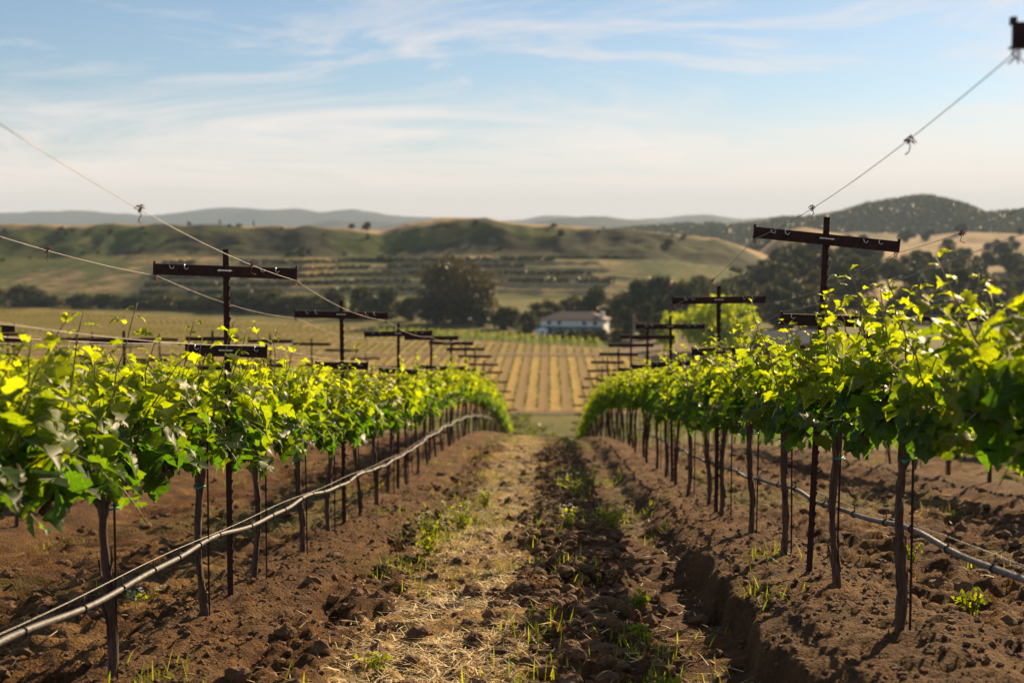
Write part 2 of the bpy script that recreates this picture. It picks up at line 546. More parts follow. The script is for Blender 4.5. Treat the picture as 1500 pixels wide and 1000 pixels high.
sheet('field', [(-175, 285), (31, 285), (31, 411), (-175, 411)], ZV + 0.05, M['field'])
sheet('field_beyond_track', [(-330, 419), (16, 419), (16, 444), (-64, 498), (-64, 530), (-330, yend(-330))], ZV + 0.05, M['field_far'])
sheet('field_green_block', [(-64, 499.5), (17, 445), (22, 466), (-64, 529)], ZV + 0.10, M['green_field'])
sheet('dirt_track', [(-340, 412), (60, 412), (60, 418), (-340, 418)], ZV + 0.15, M['track'])
sheet('headland_track', [(-340, 279.5), (60, 279.5), (60, 283), (-340, 283)], ZV + 0.15, M['track'])
sheet('driveway', [(18, 419), (60, 419), (52, 470), (30, 486), (22, 478), (27, 455)], ZV + 0.12, M['track'])

M['young_leaf'] = leaf_mat('young vine leaves', False, (0.05, 0.08, 0.012), (0.13, 0.16, 0.02), 0.4, 1.6, 0.1)
M['green_leaf'] = leaf_mat('lush vine leaves', False, (0.08, 0.12, 0.012), (0.2, 0.24, 0.025), 0.45, 1.8, 0.1)


def set_tint(me, vals):
    at = me.attributes.new('tint', 'FLOAT', 'POINT')
    at.data.foreach_set('value', vals)


def quads_mesh(name, C, S, T, mat, rs, normal_bias=None):
    """leaf-sized quads: centres C (n,3), sizes S (n), tint T (n)"""
    n = len(C)
    a = rs.normal(size=(n, 3)); a /= np.linalg.norm(a, axis=1)[:, None]
    b = rs.normal(size=(n, 3)); b -= a * (a * b).sum(1)[:, None]; b /= np.linalg.norm(b, axis=1)[:, None]
    S = np.asarray(S)[:, None]
    asp = rs.uniform(0.55, 1.0, (n, 1))
    v = np.stack([C - a * S, C - b * S * asp, C + a * S * 1.1, C + b * S * asp], 1).reshape(-1, 3)
    me = bpy.data.meshes.new(name)
    me.vertices.add(4 * n); me.vertices.foreach_set('co', v.ravel())
    me.loops.add(4 * n); me.loops.foreach_set('vertex_index', np.arange(4 * n))
    me.polygons.add(n); me.polygons.foreach_set('loop_start', np.arange(n) * 4); me.polygons.foreach_set('loop_total', np.full(n, 4))
    me.update(calc_edges=True)
    me.materials.append(mat)
    set_tint(me, np.repeat(T, 4))
    return me


def row_mesh(name, length, mat, step, tuft, h, seed):
    rs = np.random.RandomState(seed)
    n = int(length / step)
    C = []; S = []; T = []
    for i in range(n):
        if rs.rand() < 0.22: continue
        m = rs.randint(4, 8)
        y = (i + 0.5) * step + rs.uniform(-.2, .2)
        hh = h * rs.uniform(0.7, 1.15)
        C += [(rs.normal(0, tuft * .35), y + rs.normal(0, tuft * .5), hh * rs.uniform(.35, 1.05)) for _ in range(m)]
        S += list(rs.uniform(0.5, 1.0, m) * tuft * 0.55); T += list(rs.uniform(0, 1, m))
    return quads_mesh(name, np.array(C), S, np.array(T), mat, rs)


def valley_rows():
    base = [row_mesh('foliage', 125, M['young_leaf'], 1.7, 0.46, 0.9, 100 + i) for i in range(3)]
    i = 0
    x = -172.5
    while x < 31:
        o = empty('young_vine_row', (x, 285.5, ZV + 0.06)); tag(link('foliage', base[i % 3], o), kind='stuff')
        tag(o, 'straight row of young vines in the striped field below the hill', 'vine row', 'young vine rows in the striped field', None)
        i += 1; x += 2.5
    cache = {}
    x = -327.5
    while x < 15:
        e = yend(x) - 6
        if x > -64: e = min(e, 444 + (16 - x) * 0.675 - 2)
        L = int((e - 420) / 16) * 16
        if L >= 16:
            if L not in cache: cache[L] = row_mesh('foliage', L, M['young_leaf'], 1.9, 0.5, 0.9, 300 + L)
            o = empty('young_vine_row', (x, 420, ZV + 0.06)); tag(link('foliage', cache[L], o), kind='stuff')
            tag(o, 'straight row of young vines in the field beyond the dirt track', 'vine row', 'young vine rows beyond the track')
        x += 2.5
    g = [row_mesh('foliage', 22, M['green_leaf'], 1.0, 1.0, 1.5, 500 + i) for i in range(3)]
    x = -62; i = 0
    while x < 18:
        y0 = 445.5 + (17 - x) * 0.675 + 1
        o = empty('lush_vine_row', (x, y0, ZV + 0.11)); tag(link('foliage', g[i % 3], o), kind='stuff')
        tag(o, 'lush green vine row in the bright strip in front of the house', 'vine row', 'lush vine rows near the house')
        i += 1; x += 2.5


valley_rows()

def meadow():
    rs = np.random.RandomState(31)
    n = 14000
    C = np.stack([rs.uniform(-60, 60, n), rs.uniform(205, 279, n), np.full(n, ZV + 0.15) + rs.uniform(0, .25, n)], -1)
    keep = fbm(C[:, 0] * .12, C[:, 1] * .08, 3, 14) > .42
    C = C[keep]
    me = quads_mesh('meadow_grass', C, rs.uniform(.12, .38, len(C)), rs.uniform(0, 1, len(C)), M['young_leaf'], rs)
    tag(link('meadow_grass', me), 'rough grass and weeds on the strip before the striped field', 'grass', None, 'stuff')


meadow()

# ------------------------------------------------------------------ terraced hill, golden hills, wooded hill, mountains
RU = np.array([-1200, -200, 0, 200, 420, 500, 560, 610, 650, 715, 760, 850, 920, 1000, 1060, 1110, 1150, 1220, 1400])
RY = np.array([320, 327, 331, 330, 332, 335, 338, 327, 318, 319, 327, 332, 337, 345, 354, 372, 400, 440, 441])


def terraced_z(X, Y):
    px = 805 + 2083 * X / np.maximum(Y, 400)
    px0 = px + (fbm(X * .01, Y * .01, 3, 5) - .5) * 20
    zr = (340 - np.interp(px0, RU, RY)) / 2083 * 965
    H = np.maximum(zr - ZV, 0.0)
    gul = (fbm(X * 0.02, Y * 0.008, 4, 41) - 0.5)
    gul2 = (fbm(X * 0.05 + 9, Y * 0.03, 4, 44) - 0.5)
    t = (Y - 745 + gul * 50 + 10 * np.sin(X * .021)) / 215
    low = 0.50 * sstep(0.0, 0.72, t) ** 0.9
    bluff = 0.50 * sstep(0.62, 1.0, t)
    z = ZV - 0.6 + (H + 0.6) * (low + bluff)
    z = z + gul2 * 6.0 * sstep(0.5, 0.75, t) * (1 - sstep(0.98, 1.1, t)) + (fbm(X * .2, Y * .2, 3, 6) - .5) * .5 * sstep(0, .2, t)
    pxt = 805 + 2083 * X / np.maximum(Y, 400)
    tz = sstep(150, 260, pxt) * (1 - sstep(880, 960, pxt)) * sstep(2.0, 3.5, z - ZV) * (1 - sstep(19.5, 22, z - ZV))
    q = (z - ZV - 2.3) / 3.6 + 0.25 * np.sin(X * .012 + 1)
    fl = np.floor(q); fr = q - fl
    zb = z + (sstep(0.0, 0.30, fr) - fr) * 3.6 * 0.85
    z = z * (1 - tz) + zb * tz
    back = sstep(1040, 1500, Y)
    return z * (1 - back) + (ZV - 1) * back


def build_hill():
    m, nt, b = mat_new('hill grass')
    tc = nd(nt, 'ShaderNodeTexCoord')
    n1 = nd(nt, 'ShaderNodeTexNoise', _Scale=0.02, _Detail=8.0, _Roughness=0.62)
    n2 = nd(nt, 'ShaderNodeTexNoise', _Scale=0.16, _Detail=6.0, _Roughness=0.7)
    for n in (n1, n2): lk(nt, tc.outputs['Object'], n.inputs['Vector'])
    c = ramp(nt, n1.outputs[0], [(0.36, (0.042, 0.068, 0.011)), (0.54, (0.085, 0.102, 0.018)), (0.70, (0.17, 0.13, 0.038))])
    dry = nd(nt, 'ShaderNodeAttribute', attribute_name='dry').outputs['Fac']
    scrub = nd(nt, 'ShaderNodeAttribute', attribute_name='scrub').outputs['Fac']
    c = mixc(nt, scrub, c, ramp(nt, n2.outputs[0], [(0.35, (0.014, 0.02, 0.007)), (0.65, (0.045, 0.045, 0.016))]))  # dark scrub tone that also carries the bluff's shade in the colour
    c = mixc(nt, dry, c, (0.42, 0.29, 0.14))
    c = mixc(nt, 1.0, c, ramp(nt, n2.outputs[0], [(0.3, (0.7, 0.7, 0.7)), (0.7, (1.25, 1.25, 1.25))]), 'MULTIPLY')
    lk(nt, c, b.inputs['Base Color'])
    b.inputs['Roughness'].default_value = 0.95
    b.inputs['Specular IOR Level'].default_value = 0.1
    xs = np.concatenate([np.linspace(-1100, -450, 60), np.linspace(-445, 320, 290)])
    ys = np.concatenate([np.linspace(715, 1050, 260), np.linspace(1060, 1520, 24)])
    X, Y = np.meshgrid(xs, ys)
    Z = terraced_z(X, Y)
    t = (Y - 745) / 215
    dry = sstep(0.93, 1.02, t + (fbm(X * .05, Y * .05, 3, 61) - .5) * .1) * 0.9
    scrub_shade = sstep(0.55, 0.68, t) * (1 - sstep(0.93, 0.99, t)) * sstep(0.36, 0.5, fbm(X * .018, Y * .03, 4, 62))  # scrub cover, spread wider so its dark colour paints in the bluff's shade
    gy = np.gradient(Z, axis=0) / np.maximum(np.gradient(Y, axis=0), .1)
    bank = sstep(0.16, 0.30, gy) * (t < .62) * (Z > ZV + 2)
    me = grid_mesh('terraced_hill', X, Y, Z, m, {'dry': np.maximum(dry, bank * .9), 'scrub': scrub_shade})
    tag(link('terraced_hill', me), kind='structure')


build_hill()


def golden_z(X, Y):
    px = 805 + 2083 * X / np.maximum(Y, 300)
    side = sstep(1040, 1180, px)
    rise = 23 * sstep(640, 1500, Y) + 9 * sstep(1400, 1900, Y)
    kn = (fbm(X * 0.006, Y * 0.005, 4, 91) - 0.45) * 34 * sstep(650, 900, Y)
    # rounded golden shoulder behind the end of the terraced hill and a wooded knoll in front of it
    k1 = 20 * np.exp(-(((X - 175) / 75) ** 2 + ((Y - 1130) / 150) ** 2))
    k2 = 17 * np.exp(-(((X - 140) / 75) ** 2 + ((Y - 800) / 110) ** 2))
    back = sstep(1950, 2300, Y)
    return ZV - 0.8 + (side * (rise + np.maximum(kn, -6) + k1 + k2) + 0.2) * (1 - back)


def build_golden():
    m = terrain_mat('golden grass hills', [(0.38, (0.15, 0.135, 0.045)), (0.5, (0.32, 0.22, 0.10)), (0.65, (0.42, 0.29, 0.15))], 0.008, [(0.3, (0.75, 0.75, 0.75)), (0.7, (1.2, 1.2, 1.2))], 0.08)
    xs = np.linspace(60, 1100, 180); ys = np.linspace(560, 2320, 170)
    X, Y = np.meshgrid(xs, ys)
    tag(link('golden_hills', grid_mesh('golden_hills', X, Y, golden_z(X, Y), m)), kind='structure')


build_golden()


def dome_z(X, Y):
    Yc = 2750
    px = 805 + 2083 * X / Yc
    prof = np.interp(px, [850, 950, 1040, 1120, 1190, 1250, 1300, 1345, 1385, 1425, 1470, 1510, 1600, 1800], [345, 336, 330, 324, 316, 305, 296, 289, 298, 316, 312, 309, 318, 345])
    zr = (340 - prof) / 2083 * Yc
    f = np.exp(-((Y - Yc) / 330.0) ** 2)
    return ZV - 2 + (zr - ZV + 2) * f + (fbm(X * .006, Y * .006, 4, 15) - .5) * 11 * f


def build_dome():
    m = terrain_mat('wooded hill floor', [(0.4, (0.06, 0.055, 0.028)), (0.6, (0.14, 0.11, 0.055))], 0.006)
    xs = np.linspace(30, 1500, 150); ys = np.linspace(2250, 3500, 60)
    X, Y = np.meshgrid(xs, ys)
    tag(link('wooded_hill', grid_mesh('wooded_hill', X, Y, dome_z(X, Y), m)), kind='structure')


build_dome()


def far_mountains():
    m = terrain_mat('far mountains', [(0.35, (0.035, 0.05, 0.045)), (0.65, (0.075, 0.08, 0.06))], 0.0012)
    def rng_(name, Yc, us, ysk, wid, seed):
        xs = np.linspace((us[0] - 805) / 2083 * Yc, (us[-1] - 805) / 2083 * Yc, 260); ys = np.linspace(Yc - wid * 2, Yc + wid * 2, 44)
        X, Y = np.meshgrid(xs, ys)
        px = 805 + 2083 * X / Yc
        px = px + (fbm(X * .002, Y * .002, 4, seed) - .5) * 40
        zr = (340 - np.interp(px, us, ysk)) / 2083 * Yc
        f = np.exp(-((Y - Yc) / wid) ** 2)
        Z = ZV - 3 + (zr - ZV) * f + (fbm(X * .0022, Y * .0022, 5, seed + 1) - .5) * 120 * f
        tag(link(name, grid_mesh(name, X, Y, Z, m)), kind='structure')
    rng_('mountains', 9500, [-900, -400, 0, 60, 130, 210, 290, 370, 430, 480, 520, 560, 620, 700, 800, 900, 1100, 1600, 2200], [318, 312, 311, 310, 308, 312, 309, 304, 307, 312, 309, 317, 323, 322, 322, 320, 324, 320, 318], 900, 201)
    rng_('nearer_mountains', 6000, [-900, 0, 440, 500, 560, 610, 660, 720, 780, 830, 870, 920, 960, 1010, 1080, 1200, 1700], [336, 333, 333, 324, 327, 321, 321, 326, 327, 319, 317, 319, 321, 328, 330, 330, 333], 600, 231)


far_mountains()

# ------------------------------------------------------------------ trees
M['oak'] = leaf_mat('oak foliage', False, (0.026, 0.036, 0.014), (0.075, 0.085, 0.03), 0.25, 1.2, 0.0)
M['olive'] = leaf_mat('olive green foliage', False, (0.05, 0.055, 0.022), (0.14, 0.13, 0.05), 0.3, 1.2, 0.0)
M['euc'] = leaf_mat('eucalyptus foliage', False, (0.045, 0.045, 0.02), (0.13, 0.105, 0.048), 0.25, 1.1, 0.0)
M['bright'] = leaf_mat('spring green foliage', False, (0.16, 0.23, 0.012), (0.34, 0.40, 0.025), 0.55, 2.0, 0.0)
M['trunk'] = bark_mat('tree bark', (0.05, 0.038, 0.03), (0.14, 0.11, 0.085))


def tree_meshes(seed, leaf, W, H, n_cl, n_leaf, base=0.12, ls=0.45, sharp=1.0):
    """crown of leaf clumps over a trunk with limbs; unit = metres, base at z = 0"""
    rs = np.random.RandomState(seed)
    C = []; S = []; T = []; cl = []
    while len(cl) < n_cl:
        d = rs.normal(size=3); d /= np.linalg.norm(d)
        r_ = rs.uniform(0.45, 1.0) ** 0.6
        p = d * r_
        z = base + (1 - base) * (0.5 + 0.5 * p[2])
        taper = (1 - 0.35 * max(0, (z - 0.55) / 0.45) * sharp)
        cl.append((p[0] * W / 2 * 0.78 * taper, p[1] * W / 2 * 0.78 * taper, z * H * 0.9))
    for c in cl:
        k = int(n_leaf / n_cl * rs.uniform(0.6, 1.4))
        cr = W * rs.uniform(0.10, 0.19)
        q = rs.normal(size=(k, 3)); q /= np.linalg.norm(q, axis=1)[:, None]
        q *= (rs.uniform(0, 1, k) ** 0.4)[:, None] * np.array([cr, cr, cr * 0.75])
        C.append(q + np.array(c)); S.append(rs.uniform(0.6, 1.2, k) * ls); T.append(np.clip(rs.uniform(0, .55) + rs.uniform(0, .5, k), 0, 1))
    C = np.concatenate(C); C[:, 2] = np.maximum(C[:, 2], 0.15)
    crown = quads_mesh('crown', C, np.concatenate(S), np.concatenate(T), leaf, rs)
    mb = MB()
    mb.tube([(0, 0, -0.8), (0.02 * W, 0, H * .15), (0, 0.02 * W, H * .35), (0, 0, H * .7)], [W * .035 + .12, W * .03 + .08, W * .022 + .05, 0.05], 7)
    for c in cl[::3]:
        mb.tube([(0, 0, H * .22), (c[0] * .5, c[1] * .5, (H * .22 + c[2]) * .55), c], [W * .016 + .04, W * .010 + .03, 0.03], 5)
    return crown, mb.mesh('trunk', M['trunk'])


PROTO = {
    'oak': [tree_meshes(10 + i, M['oak'], 12, 9, 34, 2400, -0.05, 0.42) for i in range(3)],
    'olive': [tree_meshes(20 + i, M['olive'], 11, 9, 32, 2400, -0.05, 0.42) for i in range(3)],
    'euc': [tree_meshes(31, M['euc'], 31, 27, 95, 10000, 0.0, 0.6, 0.5)],
    'bright': [tree_meshes(41, M['bright'], 22, 17, 46, 5200, 0.03, 0.5, 0.8), tree_meshes(42, M['bright'], 9, 11, 20, 1500, 0.05, 0.42)],
    'shrub': [tree_meshes(50 + i, M['oak'], 5, 3.2, 12, 420, 0.0, 0.33) for i in range(2)],
    'poplar': [tree_meshes(60 + i, M['olive'], 5, 12, 20, 900, 0.05, 0.38) for i in range(2)],
}


def tree(name, kind, i, loc, s, label, cat, group=None, sz=None):
    cr, tk = PROTO[kind][i % len(PROTO[kind])]
    e = empty(name, loc, rng.uniform(0, 6.28))
    e.scale = (s, s, sz or s)
    link('crown', cr, e); link('trunk', tk, e)
    return tag(e, label, cat, group)


def img_tree(px, yb, yt, w, kind, label, group=None, name='oak_tree', cat='tree', i=None, protoW=None):
    Yd = 36.0 / ((yb - 340) / 2083.0)
    X = (px - 805) / 2083 * Yd
    h = (yb - yt) / 2083 * Yd
    W = w / 2083 * Yd
    size = {'oak': (12, 9), 'olive': (11, 9), 'euc': (31, 27), 'bright': (22, 17), 'shrub': (5, 3.2), 'poplar': (5, 12)}[kind]
    if kind == 'bright' and i == 1: size = (9, 11)
    return tree(name, kind, rng.randrange(3) if i is None else i, (X, Yd, ZV - 0.1), W / size[0], label, cat, group, h / size[1])


def valley_trees():
    hedge = [(x_, b_, t_, w_ * 1.3) for x_, b_, t_, w_ in [(-25, 450, 416, 50), (28, 450, 417, 62), (72, 450, 431, 26), (112, 451, 428, 44), (150, 452, 428, 52), (198, 452, 430, 52), (246, 454, 428, 52), (300, 456, 431, 50), (350, 458, 421, 62), (398, 459, 424, 58), (440, 461, 429, 44), (52, 450, 429, 40), (175, 452, 434, 40), (222, 453, 433, 40), (275, 455, 434, 40), (325, 457, 430, 40), (375, 459, 431, 42), (420, 460, 432, 40), (462, 462, 430, 44)]]
    hedge.sort()
    for k, (x, b, t, w) in enumerate(hedge):
        img_tree(x, b, t, w, 'oak' if k % 3 else 'olive', 'dark rounded tree in the hedge line behind the left field, %s from the left' % ORD[k], 'hedge line trees behind the left field')
    for k, (x, b, t, w) in enumerate([(487, 463, 420, 52), (528, 466, 414, 58), (566, 467, 417, 54), (600, 470, 432, 46)]):
        img_tree(x, b, t, w, 'oak', 'dark tree in the clump left of the big brownish tree, %s from the left' % ORD[k], 'clump left of the big tree')
    img_tree(665, 474, 369, 145, 'euc', 'big brownish domed tree rising above the hedge line, tallest in the valley', None, 'eucalyptus_tree', 'tree', 0)
    for k, (x, b, t, w) in enumerate(sorted([(705, 478, 444, 52), (742, 482, 446, 60), (774, 486, 455, 44), (640, 474, 440, 60)])):
        img_tree(x, b, t, w, 'oak', 'dark low tree beside or right of the big brownish tree, %s from the left' % ORD[k], 'low trees between big tree and house')
    for j, (x, b, t, w, k) in enumerate([(800, 468, 436, 48, 'olive'), (838, 466, 430, 48, 'olive'), (872, 465, 419, 42, 'oak'), (905, 468, 428, 48, 'olive'), (935, 470, 404, 52, 'oak'), (968, 472, 398, 56, 'oak'), (1005, 474, 410, 56, 'oak')]):
        img_tree(x, b, t, w * 1.35, k, 'tree in the grove behind the white house, %s from the left' % ORD[j], 'grove behind the house')
    for k, (x, b, t, w) in enumerate([(918, 494, 447, 44), (945, 497, 440, 44), (966, 502, 452, 36)]):
        img_tree(x, b, t, w, 'oak', 'dark tree just right of the white house, %s from the house' % ORD[k], 'trees right of the house')
    for k, (x, b, t, w) in enumerate([(822, 496, 481, 24), (842, 497, 480, 26), (862, 498, 481, 26), (882, 499, 479, 26), (902, 500, 480, 24)]):
        img_tree(x, b, t, w, 'olive', 'grey green bush along the front of the white house, %s from the left' % ORD[k], 'bushes in front of the house', 'bush', 'bush')
    img_tree(1052, 516, 427, 145, 'bright', 'large bright spring green tree glowing in the sun beside the driveway', None, 'shade_tree', 'tree', 0)
    img_tree(976, 512, 452, 40, 'bright', 'small bright green tree left of the large glowing tree', None, 'shade_tree', 'tree', 1)
    k = 0
    while k < 135:                                            # oaks massed at the foot of the golden hills
        px = rng.uniform(1020, 1560); Y = rng.uniform(520, 960)
        X = (px - 805) / 2083 * Y
        s = rng.uniform(0.9, 1.7)
        tree('oak_tree', 'oak' if rng.random() < .7 else 'olive', rng.randrange(3), (X, Y, float(golden_z(np.array(X), np.array(Y))) - 0.2 if X > 62 and Y > 562 else ZV - .1), s, 'dark oak in the dense wood below the golden hills on the right', 'tree', 'oaks massed below the golden hills')
        k += 1
    k = 0
    while k < 34:                                            # wooded knoll right of the terraced hill
        X = rng.gauss(135, 38); Y = rng.gauss(800, 45)
        if X < 85: continue
        tree('oak_tree', 'oak', rng.randrange(3), (X, Y, float(golden_z(np.array(X), np.array(Y))) - 0.3), rng.uniform(0.8, 1.3), 'dark oak on the wooded knoll right of the terraced hill', 'tree', 'oaks on the wooded knoll')
        k += 1
    k = 0
    while k < 95:
        px = rng.uniform(1090, 1540); Y = rng.uniform(850, 1950)
        X = (px - 805) / 2083 * Y
        if float(fbm(np.array(X * .009), np.array(Y * .006), 3, 8)) < 0.5: continue
        tree('oak_tree', 'oak', rng.randrange(3), (X, Y, float(golden_z(np.array(X), np.array(Y))) - 0.3), rng.uniform(0.7, 1.4), 'small dark oak scattered on the golden grass hills', 'tree', 'oaks scattered on the golden hills')
        k += 1
    # shrubs on the bluff and trees on the ridge of the terraced hill
    k = 0
    while k < 60:
        px = rng.uniform(-20, 1010); Y = rng.uniform(878, 955)
        X = (px - 805) / 2083 * Y
        tree('shrub', 'shrub', k, (X, Y, float(terraced_z(np.array(X), np.array(Y))) - 0.2), rng.uniform(0.5, 1.25), 'dark scrub bush on the steep upper face of the terraced hill', 'bush', 'scrub on the terraced hill')
        k += 1
    for px, Y, s, lab in [(446, 880, 2.3, 'large dark bush alone on the terraced slope'), (425, 872, 1.5, 'smaller dark bush left of the large bush on the terraced slope')]:
        X = (px - 805) / 2083 * Y
        tree('shrub', 'shrub', 0, (X, Y, float(terraced_z(np.array(X), np.array(Y))) - 0.2), s, lab, 'bush')
    for px, s, kind, lab in [(275, .35, 'oak', 'tiny low tree on the ridge line, leftmost'), (321, .45, 'poplar', 'tiny tree on the ridge line, second from the left'), (371, .42, 'poplar', 'tiny tree on the ridge line, third from the left'), (515, .5, 'oak', 'low tree on the ridge beside the taller ridge tree'), (538, .72, 'oak', 'tallest tree on the ridge line left of the domed hilltop')]:
        Y = 985; X = (px - 805) / 2083 * Y
        tree('ridge_tree', kind, 0, (X, Y, float(terraced_z(np.array(X), np.array(Y))) - 0.2), s, lab, 'tree')


valley_trees()


def far_wood():
    rs = np.random.RandomState(77)
    n = 26000
    px = rs.uniform(860, 1720, n); Y = rs.uniform(2350, 2850, n)
    X = (px - 805) / 2083 * Y
    dens = fbm(X * .004, Y * .004, 4, 19)
    keep = dens > 0.37
    X, Y = X[keep], Y[keep]
    Z = dome_z(X, Y)
    k = 5
    C = np.repeat(np.stack([X, Y, Z + 3.0], -1), k, 0) + rs.normal(size=(len(X) * k, 3)) * np.array([2.2, 2.2, 1.8])
    me = quads_mesh('oak_wood', C, rs.uniform(1.4, 2.8, len(C)), np.clip(np.repeat(rs.uniform(0, .6, len(X)), k) + rs.uniform(0, .4, len(C)), 0, 1), M['oak'], rs)
    tag(link('oak_wood', me), 'far oak wood covering the domed hill on the right', 'wood', None, 'stuff')


far_wood()


def terraces():
    rs = np.random.RandomState(9)
    names = ['lowest', 'second lowest', 'third lowest', 'fourth from the bottom', 'highest']
    xs = np.arange(-330, 60, 1.3)
    ysamp = np.linspace(745, 925, 240)
    XX, YY = np.meshgrid(xs, ysamp)
    ZZ = terraced_z(XX, YY)
    for j in range(5):
        z0 = ZV + 3.2 + j * 3.6
        C = []; S = []; T = []
        for i, x in enumerate(xs):
            col = ZZ[:, i]
            idx = np.argmax(col > z0 + 1.0 * math.sin(x * .012 + 1))
            if idx == 0: continue
            pxx = 805 + 2083 * x / ysamp[idx]
            if pxx > 930 - j * 30 or pxx < 200 + j * 8: continue
            if float(fbm(np.array(x * .03), np.array(j * 5.1), 2, 4)) < 0.30: continue
            for _ in range(9):
                C.append((x + rs.normal(0, .6), ysamp[idx] + 2 + rs.normal(0, 1.2), col[idx] + rs.uniform(0.3, 2.4))); S.append(rs.uniform(.7, 1.25)); T.append(rs.uniform(0, .6))
        if len(C) < 20: continue
        me = quads_mesh('terrace_vine_row', np.array(C), S, np.array(T), M['oak'], rs)
        o = empty('terrace_vine_row'); me.name = 'foliage'; tag(link('foliage', me, o), kind='stuff')
        tag(o, names[j] + ' dark green vine row along the terraces of the hill', 'vine row', 'terrace vine rows')


terraces()

# ------------------------------------------------------------------ house and small things in the valley
M['white'] = simple('white painted wall', (0.83, 0.82, 0.78), 0.7, 0, 0.06, 2)
M['roof'] = simple('brown shingle roof', (0.16, 0.115, 0.09), 0.85, 0, 0.25, 3)
M['teal'] = simple('teal porch roof', (0.05, 0.12, 0.12), 0.6, 0, 0.2, 2)
M['glass'] = simple('dark window glass', (0.03, 0.04, 0.05), 0.1, 0, 0.2, 2)
M['barn'] = simple('grey metal roof', (0.13, 0.12, 0.12), 0.5, 0.2, 0.2, 1)
M['flag'] = simple('red flag cloth', (0.5, 0.07, 0.06), 0.7)


def hip_roof(L, W, z, h, over):
    x, y = L / 2 + over, W / 2 + over
    v = [(-x, -y, z), (x, -y, z), (x, y, z), (-x, y, z), (-x + y, 0, z + h), (x - y, 0, z + h)]
    v += [(a, b, c - 0.25) for a, b, c in v[:4]]
    return v, [(0, 1, 5, 4), (1, 2, 5), (2, 3, 4, 5), (3, 0, 4), (6, 7, 1, 0), (7, 8, 2, 1), (8, 9, 3, 2), (9, 6, 0, 3), (9, 8, 7, 6)]


